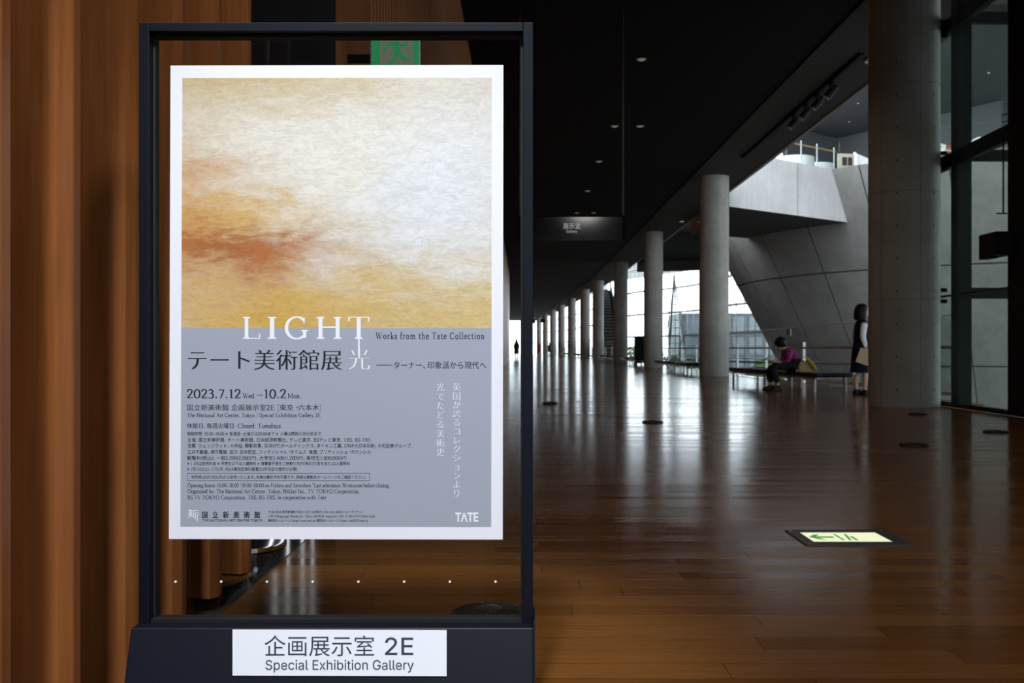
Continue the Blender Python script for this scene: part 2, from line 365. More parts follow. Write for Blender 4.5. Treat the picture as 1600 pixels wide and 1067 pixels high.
# ------------------------------------------------------------------ atrium: lower floor, inverted cone, bridge, upper rooms
struct(MB().box(6.85, 60, -20, 200, -6.4, -6).build('floor_lower', M['stone']))
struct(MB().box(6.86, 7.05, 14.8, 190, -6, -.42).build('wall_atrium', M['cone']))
CX, CY, RZ = 23.3, 46.0, 7.47
def rc(z): return 13.1+.52*(z-3.82)
cone = MB(); angs = []
jt = [185.8+12*i-360 if 185.8+12*i > 360 else 185.8+12*i for i in range(30)]
jt = sorted(a % 360 for a in jt)
for a in range(0, 360, 3):
    if min(abs(a-j) for j in jt) > .6: angs.append((a, 0))
for j in jt: angs += [(j-.1, 0), (j-.07, 1), (j+.07, 1), (j+.1, 0)]
angs.sort()
zs = [(-6, 0)]
for zj in (-3.48, .17, 3.82): zs += [(zj-.028, 0), (zj-.018, 1), (zj+.018, 1), (zj+.028, 0)]
zs += [(7.42, 0), (RZ, 0)]
vs = []
for a, ja in angs:
    for z, jz in zs:
        r = rc(z)-(.025 if ja or jz else 0); vs.append((CX+r*math.cos(math.radians(a)), CY+r*math.sin(math.radians(a)), z))
n = len(zs); na = len(angs); F0 = []; F1 = []
for i in range(na):
    for k in range(n-1):
        f = (i*n+k, ((i+1) % na)*n+k, ((i+1) % na)*n+k+1, i*n+k+1)
        dk = angs[i][1] or angs[(i+1) % na][1] or zs[k][1] or zs[k+1][1]
        (F1 if dk else F0).append(f)
F0.append(tuple(i*n+n-1 for i in range(na)))
base = len(cone.v); cone.add(vs, F0); cone.k = 1
cone.f += [list(f) for f in F1]; cone.m += [1]*len(F1)
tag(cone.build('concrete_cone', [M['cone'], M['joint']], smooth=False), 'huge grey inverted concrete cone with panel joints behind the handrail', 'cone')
# bridge from the storey above the hall to the cone top
A, B = Vector((6.88, 33.29, 0)), Vector((12.27, 37.54, 0)); dr_ = (B-A).normalized(); nn = Vector((-dr_.y, dr_.x, 0)) * 5.3
Bz = MB(); Bt = B-dr_*.53
def bq(a, b, c, d): return [tuple(a), tuple(b), tuple(c), tuple(d)]
Z = lambda v, z: (v.x, v.y, z)
A6 = A
C4, D4 = Vector((10.8, 43.6, 0)), Vector((6.88, 41.0, 0))
vs = [Z(A6, 5.58), Z(B, 5.58), Z(C4, 5.58), Z(D4, 5.58), Z(A6, RZ), Z(Bt, RZ), Z(C4, RZ), Z(D4, RZ)]
br = MB().add(vs, [(3, 2, 1, 0), (4, 5, 6, 7), (0, 1, 5, 4), (1, 2, 6, 5), (2, 3, 7, 6), (3, 0, 4, 7)])
j = A+dr_*3.72; br.k = 1
br.obox((j.x, j.y, 6.525), dr_*.010, nn.normalized()*.004, (0, 0, .93))
br.k = 2; v0 = Vector((0, 0, -.004)); br.add([Vector(v)+v0 for v in vs[:4]], [(3, 2, 1, 0)])
bridge = tag(br.build('concrete_footbridge', [M['bridge'], M['joint'], M['strip']]), 'pale concrete footbridge joining the upper storey to the cone top', 'bridge')
nb = nn.normalized()
for t, k in ((1.6, .62), (2.2, .56), (2.7, .58)):
    p = A+dr_*t+nn*k*1.1; MB().lathe([(.08, 5.55), (.08, 5.575)], p.x, p.y, 14).build('downlight', M['lens'], bridge)
# balustrade on the bridge
bal = thing('glass_balustrade', 'glass balustrade with pale wooden handrail on top of the bridge', 'balustrade', (A.x, A.y, RZ))
bo = -Vector((A.x, A.y, RZ)); bw_ = nb*.06
gb = MB(); gb.bar(Z(A6+bw_, RZ+.55), Z(Bt+bw_, RZ+.55), .015, 1.1); gb.build('glass_panel', M['rglass'], bal, loc=bo)
MB().tube([Z(A6+bw_*2.4, RZ+.72), Z(Bt+bw_*2.4-dr_*.1, RZ+.72)], .03, 10).build('handrail', M['gold'], bal, loc=bo)
for t in (4.05, 5.0, 6.05):
    p = A+dr_*t+bw_*1.6; MB().box(p.x-.02, p.x+.02, p.y-.02, p.y+.02, RZ, RZ+.85).build('post', M['post'], bal, loc=bo)
# dining tables behind it
def dining_table(x, y, r, label):
    t = thing('dining_table', label, 'table', (x, y, RZ), 0, 'tables on the cone top')
    rings = [(0, 0, .02, r*1.04, r*1.04), (0, 0, .35, r*1.01, r*1.01), (0, 0, .70, r, r), (0, 0, .725, r*.985, r*.985)]
    b = MB(); seg = 40; vs = []
    for _, _, z, rr, _2 in rings:
        for k in range(seg):
            w = 1+.03*math.sin(k*8*2*PI/seg)*(1-z/.75); vs.append((rr*w*math.cos(2*PI*k/seg), rr*w*math.sin(2*PI*k/seg), z))
    fs = [(i*seg+k, i*seg+(k+1) % seg, (i+1)*seg+(k+1) % seg, (i+1)*seg+k) for i in range(3) for k in range(seg)]
    fs.append(tuple(range(3*seg, 4*seg))); b.add(vs, fs); b.build('tablecloth', M['linen'], t, smooth=True)
    MB().lathe([(.04, 0), (.04, .70)], 0, 0, 12).build('pedestal', M['satin'], t)
    return t
dining_table(10.5, 38.5, .72, 'white clothed round table behind the bridge handrail, farthest from the cream panel')
dining_table(11.75, 40.0, .72, 'white clothed round table behind the bridge handrail, next to the cream panel')
def chair(x, y, z, rz, cm, label, h=.84):
    t = thing('dining_chair', label, 'chair', (x, y, z+.004), rz, 'chairs on the cone top')
    MB().box(-.22, .22, -.22, .22, .42, .48).build('seat', cm, t, bevel=.015)
    b = MB(); vs = []
    for i in range(9):
        a = PI*(i/8)
        for zz, q in ((.46, 1), (h, 1)):
            for rr in (.23, .20): vs.append((rr*math.cos(a), .02+rr*math.sin(a), zz-(.12*abs(math.cos(a))**2 if zz > .5 else 0)))
    fs = []
    for i in range(8):
        o = i*4; fs += [(o, o+4, o+6, o+2), (o+1, o+3, o+7, o+5), (o+2, o+6, o+7, o+3), (o, o+1, o+5, o+4)]
    fs += [(0, 2, 3, 1), (32, 33, 35, 34)]
    b.add(vs, fs).build('backrest', cm, t, smooth=True)
    for sx in (-.18, .18):
        for sy in (-.18, .18): MB().tube([(sx, sy, .43), (sx*1.1, sy*1.1, 0)], [.016, .011], 8).build('leg', M['satin'], t)
    return t
chair(9.55, 37.6, RZ, -.5, M['linen'], 'white shell chair at the table behind the bridge handrail')
def upy(x, Y, z): return (x-VX)/FOC*Y
chair(upy(1473, 35.8, 0), 35.8, RZ, .6, M['linen'], 'white shell chair on the cone top between the column and the steel post')
chair(upy(1512, 35.6, 0), 35.6, RZ, 2.4, M['linen'], 'white shell chair on the cone top directly behind the steel post')
chair(upy(1531, 35.0, 0), 35.0, RZ, -.4, M['linen'], 'white shell chair on the cone top in front of the orange seat')
for xx, yy, lb in ((1521, 37.4, 'large orange lounge chair on the cone top behind the white chair'), (1482, 37.6, 'orange lounge chair on the cone top partly hidden by the steel post')):
    c = chair(upy(xx, yy, 0), yy, RZ, 0, M['orange'], lb, h=.72); c.scale = (1.75, 1.6, 1.55)
# cream partition with dark pictures, and a white screen
pt = thing('picture_partition', 'low cream partition with two dark pictures on the cone top', 'partition', (12.68, 39.06, RZ), .16)
MB().box(-.38, .30, -.03, .03, 0, 1.0).build('panel', M['panelc'], pt, bevel=.01)
for x0, x1 in ((-.21, -.01), (.03, .21)): MB().box(x0, x1, -.042, -.028, .53, .86).build('picture', M['screen'], pt)
MB().box(.30, .38, -.05, .05, 0, 1.06).build('end_post', M['linen'], pt)
wp = [(13.13, 0), (13.73, 0), (13.73, .78), (13.13, 1.03)]
ws = MB().add([(x, 39.2, RZ+z) for x, z in wp]+[(x, 39.28, RZ+z) for x, z in wp],
              [(0, 1, 2, 3), (7, 6, 5, 4), (0, 4, 5, 1), (1, 5, 6, 2), (2, 6, 7, 3), (3, 7, 4, 0)])
tag(ws.build('white_screen', M['tglow']), 'pale blue-white slanted screen between the cream partition and the widest column', 'screen')
# rail of the cone top
cr = thing('cone_railing', 'thin glass railing with slim posts around the cone top', 'railing', (CX, CY, RZ))
pts = [(14.5*math.cos(math.radians(a)), 14.5*math.sin(math.radians(a)), 1.02) for a in range(226, 262, 3)]
MB().tube(pts, .008, 8).build('handrail', M['mull'], cr)
for a in (229, 236, 244, 252): MB().tube([(14.5*math.cos(math.radians(a)), 14.5*math.sin(math.radians(a)), 0), (14.5*math.cos(math.radians(a)), 14.5*math.sin(math.radians(a)), 1.1)], .022, 8).build('post', M['post'], cr)
# upper storey walls and ceiling behind the cone top
K = Vector((17.8, 56.7, 0)); dl_ = Vector((-1.8, -1.6, 0)).normalized(); dR = Vector((.96, -1.6, 0)).normalized()
def wallbar(a, b, z0, z1, name, m, t=.2):
    return struct(MB().bar((a.x, a.y, (z0+z1)/2), (b.x, b.y, (z0+z1)/2), t, z1-z0).build(name, m))
wallbar(K, K+dl_*5, RZ+.01, 12.76, 'wall_upper_left', M['upper'])
wallbar(K, K+dR*10.2, RZ+.01, 12.76, 'wall_upper_right', M['upper'])
wallbar(K+dR*10.2, K+dR*13.9, RZ+.01, 11.38, 'wall_upper_right', M['upper'])
w3 = wallbar(K+dR*10.2, K+dR*13.9, 11.38, 12.64, 'window_3', M['fglass'], .02)
wb = MB()
for z in (11.75, 12.07): p = K+dR*10.2; p2 = K+dR*13.9; wb.bar((p.x, p.y, z), (p2.x, p2.y, z), .06, .06)
wb.build('window_frame', M['steel'], w3)
struct(MB().prism([(11.3, 32.1), (33, 27.7), (33, 60), (11.0, 60), (11.0, 40)], 12.76, 13.1).build('ceiling_upper', M['upper']))
struct(MB().prism([(11.0, -20), (52, -20), (52, 90), (14, 190), (11, 190)], 13.15, 13.5).box(6.0, 11.0, -20, 38, 13.15, 13.5).box(0, 11.0, 56, 190, 13.15, 13.5).box(6.0, 8.5, 38, 56, 13.15, 13.5).build('ceiling_roof', M['upper']))
sky_ = struct(MB().box(8.5, 11.0, 38, 56, 13.3, 13.33).build('window_added_skylight', M['fglass']))  # unseen skylight added to brighten the tables and bridge
for y_ in range(38, 57, 2): MB().box(8.5, 11.0, y_-.05, y_+.05, 13.2, 13.4).build('window_bar', M['mull'], sky_)
ub = MB().bar((11.3, 34.4, 12.5), (32.8, 29.7, 12.5), 1.1, .6); struct(ub.build('beam_upper', M['strip']))
for i, (x, y, Zc, lb) in enumerate(((1545, 114, 12.18, 'single bright round downlight in the beam seen through the glass screen'), (1327, 190, 12.76, 'small lit downlight in the upper ceiling close beside the widest column'), (1341, 161, 12.76, 'small lit downlight in the upper ceiling near its front edge'))):
    Y = (Zc-CH)*FOC/(VY-y); p = px(x, y, Y)
    tag(MB().lathe([(.06, -.025), (.06, .02)], 0, 0, 14).build('ceiling_downlight', M['lens'], loc=(p.x, p.y, Zc)), lb, 'downlight', 'downlights over the cone top')
# second slab over the atrium and the deep head above the glass facade
struct(MB().prism([(6.9, 44.3), (8.3, 45.2), (8.5, 48), (9.5, 52), (12, 56), (15.5, 60), (6.9, 60)], HC, HC+.5).build('ceiling_far', M['ceil']))
struct(MB().bar((6.9, 60.2, 5.95), (13, 57.9, 5.95), .3, .98).build('beam_far', M['upper']))

# ------------------------------------------------------------------ glass facade
FP = [(24.6, 12), (27, 19), (35, 27), (44, 40), (43, 58), (28, 64.5), (18, 63), (14.6, 66.5), (13.9, 76), (12, 84), (9.9, 89), (8.8, 100), (9.1, 118), (8.4, 133), (7.4, 150), (6.2, 167), (3.6, 186)]
fp = catmull([(x, y, 0) for x, y in FP], 6)
def facade(name, line, z0, z1, heavy, step):
    g = MB()
    for a, b in zip(line[:-1], line[1:]): g.add([(a.x, a.y, z0), (b.x, b.y, z0), (b.x, b.y, z1), (a.x, a.y, z1)], [(0, 1, 2, 3)])
    w = struct(g.build(name, M['fglass']))
    h = MB(); lv = MB(); mu = MB()
    for a, b in zip(line[:-1], line[1:]):
        for z in heavy: h.bar((a.x, a.y, z), (b.x, b.y, z), .30, .14)
        z = z0+.5
        while z < z1: lv.bar((a.x, a.y, z), (b.x, b.y, z), .03, .025); z += .65
    L = 0; nxt = 0
    for a, b in zip(line[:-1], line[1:]):
        l = (b-a).length
        while nxt <= L+l:
            p = a+(b-a)*((nxt-L)/l); mu.box(p.x-.03, p.x+.03, p.y-.06, p.y+.06, z0, z1); nxt += step
        L += l
    h.build('transom', M['mull'], w); lv.build('louvre', M['louvre'], w); mu.build('mullion', M['louvre'], w)
    return w
struct(MB().bar((20, -20, 3.6), (24.6, 12, 3.6), .3, 19.2).build('wall_light_block', M['upper']))  # unseen opaque wall added to hold back daylight from the near side
facade('window_1', fp, -6, 13.2, (-4.2, -2.1, -.05, 1.9, 3.83, 5.85, 7.9, 9.9, 11.9), 1.25)
endl = catmull([(-6.6, 187, 0), (-1.5, 189, 0), (3.6, 186, 0)], 6)
facade('window_5', endl, 0, HC, (2.0, 4.0), 1.3)
# outside: plaza and trees
struct(MB().box(-60, 160, -60, 330, -6.7, -6.45).build('ground', M['grnd']))
def tree(x, y, h, r, label):
    t = thing('plaza_tree', label, 'tree', (x, y, -6.45), 0, 'trees outside the glass facade')
    MB().tube([(0, 0, 0), (.05, 0, h*.4), (0, .1, h*.8)], [.16, .12, .05], 8).build('trunk', M['bark'], t)
    b = MB(); rnd = random.Random(int(x*10+y))
    for i in range(2200):
        d = Vector((rnd.gauss(0, 1), rnd.gauss(0, 1), rnd.gauss(0, 1))).normalized()*(rnd.random()**.4)
        c = Vector((d.x*r, d.y*r, h*.66+d.z*h*.34)); a = Vector((rnd.gauss(0, 1), rnd.gauss(0, 1), rnd.gauss(0, 1))).normalized(); q = a.orthogonal().normalized(); u = a.cross(q); s_ = .13+.1*rnd.random()
        b.add([c+q*s_, c+u*s_*.6, c-q*s_, c-u*s_*.6], [(0, 1, 2, 3)])
    b.build('crown', M['leaf'], t)
for x, Y, h, r, lb in ((1195, 84, 6.4, 1.7, 'green tree outside the glass right beside the slanting cone edge'), (1085, 104, 6.2, 2.4, 'green tree outside the glass behind the tall lattice cone'), (1050, 108, 6.6, 2.0, 'yellowish tree outside the glass within the lattice cone outline'), (990, 112, 7.6, 1.9, 'green tree outside the glass between the third and fourth columns')):
    p = px(x, 545, Y); tree(p.x, Y, h, r, lb)
nbd = thing('added_building', 'added blue-grey building beyond the facade, dimming the sky behind the glass', 'building', (34, 132, -6.45))  # added outside so the lower facade looks bluish instead of sky white
MB().box(-13.4, 13, 0, 10, 0, 12.0).build('wall', mat('blue_building', (.065, .085, .105), .4), nbd)
for i in range(12):
    for k_ in range(4): MB().box(-12.6+2.12*i, -10.9+2.12*i, -.06, .02, 1.0+2.8*k_, 3.2+2.8*k_).build('window', mat('blue_pane', (.11, .14, .17), .2) if not i and not k_ else bpy.data.materials['blue_pane'], nbd)
# tall lattice cone inside the facade
ap = px(1054, 438, 70)
lc = thing('lattice_cone', 'tall pointed steel and glass lattice cone seen between the columns', 'cone', (ap.x, 70, -6))
H = ap.z+6; n = 12; R0 = 1.72
rb = MB()
for k in range(n):
    a = 2*PI*k/n; rb.bar((R0*math.cos(a), R0*math.sin(a), 0), (.05*math.cos(a), .05*math.sin(a), H), .028)
z = .6
while z < H-1:
    r = R0*(1-z/H)
    MB().tube([(r*math.cos(2*PI*k/24), r*math.sin(2*PI*k/24), z) for k in range(25)], .018, 5).build('ring', M['mulll'], lc); z += .55
rb.build('rib', M['mulll'], lc)
MB().tube([(-1.0, -1.5, 0), (-.05, -.05, H+.4)], .06, 8).build('strut', M['mull'], lc)
g = MB().lathe([(R0*.99, 0), (.03, H)], 0, 0, 24, False); g.build('glass_skin', M['rglass'], lc)
# escalator
def escalator(tx, ty, bx_, by, label):
    t = thing('escalator', label, 'escalator', (tx, ty, 0)); a = Vector((0, 0, 6.0)); b = Vector((bx_-tx, by-ty, -2.2)); up = Vector((0, 0, 1))
    MB().bar(a, b, 1.5, 1.1).build('truss', M['dark'], t)
    sd = (b-a).cross(up).normalized()
    for s_ in (-.7, .7):
        o = sd*s_+up*.95; bl = MB().bar(a+o, b+o, .05, 1.0).build('balustrade', M['steel'], t)
        o2 = sd*s_+up*1.5; MB().tube([a+o2, b+o2], .05, 8).build('handrail', M['leather'], bl)
    st = MB()
    for i in range(28):
        c = a+(b-a)*((i+.5)/28)+up*.62; st.obox(c, sd*.5, Vector((0, .2, 0)), up*.1)
    st.build('steps', M['iron'], t)
escalator(7.7, 97, 7.95, 83, 'black escalator sloping down between the fourth and fifth columns')
ib = MB().box(-.35, .35, -.05, .05, .1, 1.45); ib.box(-.35, -.25, -.25, .25, 0, .1); ib.box(.25, .35, -.25, .25, 0, .1)
p = px(1002, 545, 50); tag(ib.build('notice_board', M['dark'], loc=(p.x, 50, 0)), 'black upright notice board by the railing beside the third column', 'board')

# ------------------------------------------------------------------ railing along the hall edge
rl = thing('hall_railing', 'glass railing with wooden handrail along the open edge of the hall', 'railing', (6.8, 15, 0))
ro = Vector((-6.8, -15, 0)); rp_ = [(6.8, 15.4), (6.8, 76), (6.4, 87), (6.0, 102.5), (5.55, 118), (4.95, 133), (4.3, 150), (3.6, 167), (2.9, 184)]
hr = MB(); gp = MB(); lr = MB()
for a, b in zip(rp_[:-1], rp_[1:]):
    hr.bar((a[0]-.08, a[1], .845), (b[0]-.08, b[1], .845), .05, .05); lr.bar((*a, .10), (*b, .10), .04, .06); lr.bar((*a, .52), (*b, .52), .012, .02)
    gp.bar((a[0]+.04, a[1], .72), (b[0]+.04, b[1], .72), .012, 1.28); lr.bar((a[0]+.04, a[1], 1.365), (b[0]+.04, b[1], 1.365), .014, .012)
hr.build('handrail', M['wrail'], rl, loc=ro); gp.build('glass_panel', M['rglass'], rl, loc=ro); lr.build('lower_rail', M['post'], rl, loc=ro)
y = 16.66
while y < 150:
    x = 6.8
    for a, b in zip(rp_[:-1], rp_[1:]):
        if a[1] <= y <= b[1]: x = a[0]+(b[0]-a[0])*(y-a[1])/(b[1]-a[1])
    q = MB().box(x-.03, x+.03, y-.02, y+.02, 0, .98); q.tube([(x-.03, y, .84), (x-.08, y, .84)], .012, 6); q.build('post', M['post'], rl, loc=ro)
    y += 3.74
p = px(1232, 519, 25.6)
sn = MB().box(-.012, 0, -.17, .17, -.085, .085); sn.k = 1; sn.box(-.014, -.012, -.10, -.05, -.05, .05); sn.box(-.014, -.012, .03, .09, -.05, .05)
tag(sn.build('notice_sticker', [M['linen'], M['grey']], loc=(6.825, 25.6, p.z)), 'small pale notice stuck on the glass railing above the reading woman', 'notice')

# ------------------------------------------------------------------ benches
def bench(x, y, rz, label, L=2.72):
    t = thing('bench', label, 'bench', (x, y, 0), rz, 'black leather benches along the hall edge')
    b = MB().box(-.36, .36, -L/2, L/2, .29, .37); b.build('cushion', M['leather'], t, bevel=.025)
    fr = MB()
    for sx in (-.27, .27): fr.box(sx-.02, sx+.02, -L/2+.12, L/2-.12, .245, .285)
    for sy in (-L/2+.2, 0, L/2-.2): fr.box(-.28, .28, sy-.02, sy+.02, .25, .28)
    for sy in (-L/2+.3, L/2-.3): fr.box(-.25, .25, sy-.03, sy+.03, .275, .295)
    fr.build('frame', M['bleg'], t)
    for sx in (-.3, .3):
        for sy in (-L/2+.2, L/2-.2): MB().box(sx-.02, sx+.02, sy-.03, sy+.03, 0, .25).build('leg', M['bleg'], t)
    return t
BA = math.atan2(.47, 5.6)
bench(5.69, 19.95, BA, 'black leather bench with steel legs that the reading woman sits on')
b0 = bench(5.45, 22.85, BA, 'black leather bench beside the tall column, behind the reading woman\'s bench')
for x, y, rz, lb in ((5.55, 33.3, .03, 'black bench just past the tall second column, nearest of its pair'), (5.5, 37.4, .03, 'black bench before the third column, farther one of its pair'),
                     (5.6, 48.5, 0, 'black bench just past the third column'), (5.6, 53, 0, 'black bench before the fourth column'), (5.6, 65, 0, 'black bench just past the fourth column'), (5.6, 70, 0, 'black bench before the fifth column, by the escalator'), (4.95, 95, 0, 'distant black bench between the sixth and seventh columns'), (4.6, 109, 0, 'distant black bench between the seventh and eighth columns')):
    c = copy_tree(b0); c.location = (x, y, 0); c.rotation_euler = (0, 0, rz); c['label'] = lb

# ------------------------------------------------------------------ ceiling fixtures and hanging signs
for x, y, lb in ((2.13, 8.4, 'added round ceiling downlight over the floor guide light, above the top of the picture'), (2.13, 13.2, 'added round ceiling downlight before the hanging sign, above the top of the picture'), (2.13, 18.0, 'round ceiling downlight nearest the poster stand, above the hanging sign'), (2.14, 23.4, 'round ceiling downlight beside the sign rod, left one of a pair'), (2.74, 23.4, 'round ceiling downlight beside the sign rod, right one of a pair'),  # first two lamps are added out of view to warm the floor
                 (2.11, 27.8, 'round ceiling downlight just behind the sign rod'), (2.12, 33.0, 'round ceiling downlight close above the hanging sign panel'), (2.05, 38.3, 'far round ceiling downlight behind the sign, left one of a pair'), (2.7, 38.3, 'far round ceiling downlight behind the sign, right one of a pair')):
    t = thing('recessed_downlight', lb, 'downlight', (x, y, HC), 0, 'downlights in the black ceiling')
    L = bpy.data.lights.new('downlight_beam', 'SPOT'); L.energy = DOWN_W if y < 15 else DOWN_W*.2; L.color = (1, .84, .62); L.spot_size = math.radians(135); L.spot_blend = .6; L.shadow_soft_size = .05
    o = bpy.data.objects.new('downlight_beam', L); COL.objects.link(o); o.parent = t; o.location = (0, 0, -.05)
    MB().lathe([(.085, -.012), (.105, -.012), (.105, .01), (.085, .01)], 0, 0, 20, False).build('rim', M['iron'], t, smooth=True)
    MB().lathe([(.05, -.03), (.08, -.008), (.08, .008)], 0, 0, 18).build('lens', M['lens'], t, smooth=True)
p = (6.3, 17.9)
t = thing('disc_lamp', 'pale disc lamp under the ceiling edge beside the widest column', 'lamp', (*p, HC-.03))
MB().lathe([(.16, -.05), (.17, -.03), (.17, 0)], 0, 0, 24).build('diffuser', M['panelc'], t, smooth=True); MB().lathe([(.19, -.015), (.19, 0)], 0, 0, 24).build('base', M['steel'], t)
tk = tag(MB().box(5.91, 5.99, 17.5, 27, HC-.09, HC-.031).build('light_track', M['dark']), 'black light track under the grey ceiling strip', 'track')
SL = ['farthest of the four', 'second farthest of the four', 'second nearest of the four', 'nearest of the four']
for i, y in enumerate((21.9, 21.0, 20.15, 19.25)):
    t = thing('track_spotlight', 'black spotlight on the ceiling track, '+SL[i], 'spotlight', (5.95, y, HC-.09), 0, 'spotlights on the ceiling track')
    MB().box(-.03, .03, -.09, .09, -.04, 0).build('adapter', M['dark'], t)
    MB().box(-.012, .012, -.09, -.07, -.2, -.03).box(-.012, .012, .07, .09, -.2, -.03).build('bracket', M['dark'], t)
    MB().tube([(.10, 0, -.08), (.02, 0, -.16), (-.10, 0, -.30)], [.06, .075, .085], 16).build('lamp_head', M['dark'], t, smooth=True)
    MB().tube([(-.10, 0, -.30), (-.106, 0, -.306)], [.07, .07], 16).build('lens', M['satin'], t)

def added_spot(loc, aim, power, ang, label, blend=.5, rad=.08, col=(.88, .92, 1)):  # lamps added out of view to brighten the stand, fins and near floor
    t = thing('added_spotlight', label, 'spotlight', loc)
    d = (Vector(aim)-Vector(loc)).normalized(); q = d.to_track_quat('-Z', 'Y')
    MB().box(-.04, .04, -.04, .04, .10, HC-loc[2]).build('mount', M['dark'], t)
    MB().tube([-d*.12, d*.10], [.07, .085], 18).build('lamp_head', M['dark'], t, smooth=True)
    L = bpy.data.lights.new('spot_beam', 'SPOT'); L.energy = power; L.color = col; L.spot_size = math.radians(ang); L.spot_blend = blend; L.shadow_soft_size = rad
    o = bpy.data.objects.new('spot_beam', L); COL.objects.link(o); o.parent = t; o.rotation_mode = 'QUATERNION'; o.rotation_quaternion = q; o.location = d*.13
added_spot((-.35, -1.5, 5.7), (-.42, 2.17, .72), SPOT_W, 18, 'added black ceiling spotlight unseen behind the camera aimed at the poster stand', .6, .25)
added_spot((2.0, -1.2, 5.6), (1.1, 4.6, 0), FLOOD_W, 92, 'added black ceiling floodlight unseen behind the camera over the wooden floor', 1, .6, (1, .97, .93))

# ------------------------------------------------------------------ lettering: a serif hand-drawn in strokes, and Blender's own font for the rest
THK, THN = .100, .048
def strip(pts, wf):
    vs = []; fs = []; n = len(pts)
    for i, (x, y) in enumerate(pts):
        a = pts[max(i-1, 0)]; b = pts[min(i+1, n-1)]; dx, dy = b[0]-a[0], b[1]-a[1]; l = math.hypot(dx, dy) or 1; dx, dy = dx/l, dy/l
        w = wf(dx, dy, i/(n-1))/2; vs += [(x-dy*w, y+dx*w), (x+dy*w, y-dx*w)]
    fs = [(2*i, 2*i+1, 2*i+3, 2*i+2) for i in range(n-1)]
    return vs, fs
def nib(dx, dy, t): return THN+(THK*1.06-THN)*abs(dy)**1.4
def arc(cx, cy, rx, ry, a0, a1, n=22): return strip([(cx+rx*math.cos(math.radians(a0+(a1-a0)*i/n)), cy+ry*math.sin(math.radians(a0+(a1-a0)*i/n))) for i in range(n+1)], nib)
def rect(x0, x1, y0, y1): return [(x0, y0), (x1, y0), (x1, y1), (x0, y1)], [(0, 1, 2, 3)]
def V(x, y0, y1, b=1, t=1):
    o = [rect(x-THK/2, x+THK/2, y0, y1)]; s = .105
    if b: o.append(([(x-s, y0), (x+s, y0), (x+s, y0+.022), (x+THK/2, y0+.06), (x-THK/2, y0+.06), (x-s, y0+.022)], [tuple(range(6))]))
    if t == 1: o.append(([(x-s, y1), (x+s, y1), (x+s, y1-.022), (x+THK/2, y1-.06), (x-THK/2, y1-.06), (x-s, y1-.022)], [tuple(range(6))]))
    if t == 2: o.append(([(x-.11, y1-.055), (x-.11, y1-.035), (x+THK/2, y1+.015), (x+THK/2, y1-.08)], [(0, 1, 2, 3)]))
    return o
def Hb(x0, x1, y, w=THN): return [rect(x0, x1, y-w/2, y+w/2)]
def D(x0, y0, x1, y1, w): return [strip([(x0, y0), (x1, y1)], lambda a, b, t: w)]
def SF(x, y, s=.085): return [rect(x-s, x+s, y-.012, y+.014)]
def TK(x, y0, y1): return [([(x-.012, y0), (x+.02, y0), (x+.028, y1), (x-.004, y1)], [(0, 1, 2, 3)])]
def DOT(x, y, r=.055): return [([(x+r*math.cos(k*PI/6), y+r*math.sin(k*PI/6)) for k in range(12)], [tuple(range(12))])]
def CV(P, wf=nib): return [strip([(v.x, v.y) for v in catmull([(x, y, 0) for x, y in P], 7)], wf)]
X_, C_, A_ = .42, .66, .70
def A1(*a): return [arc(*a)]
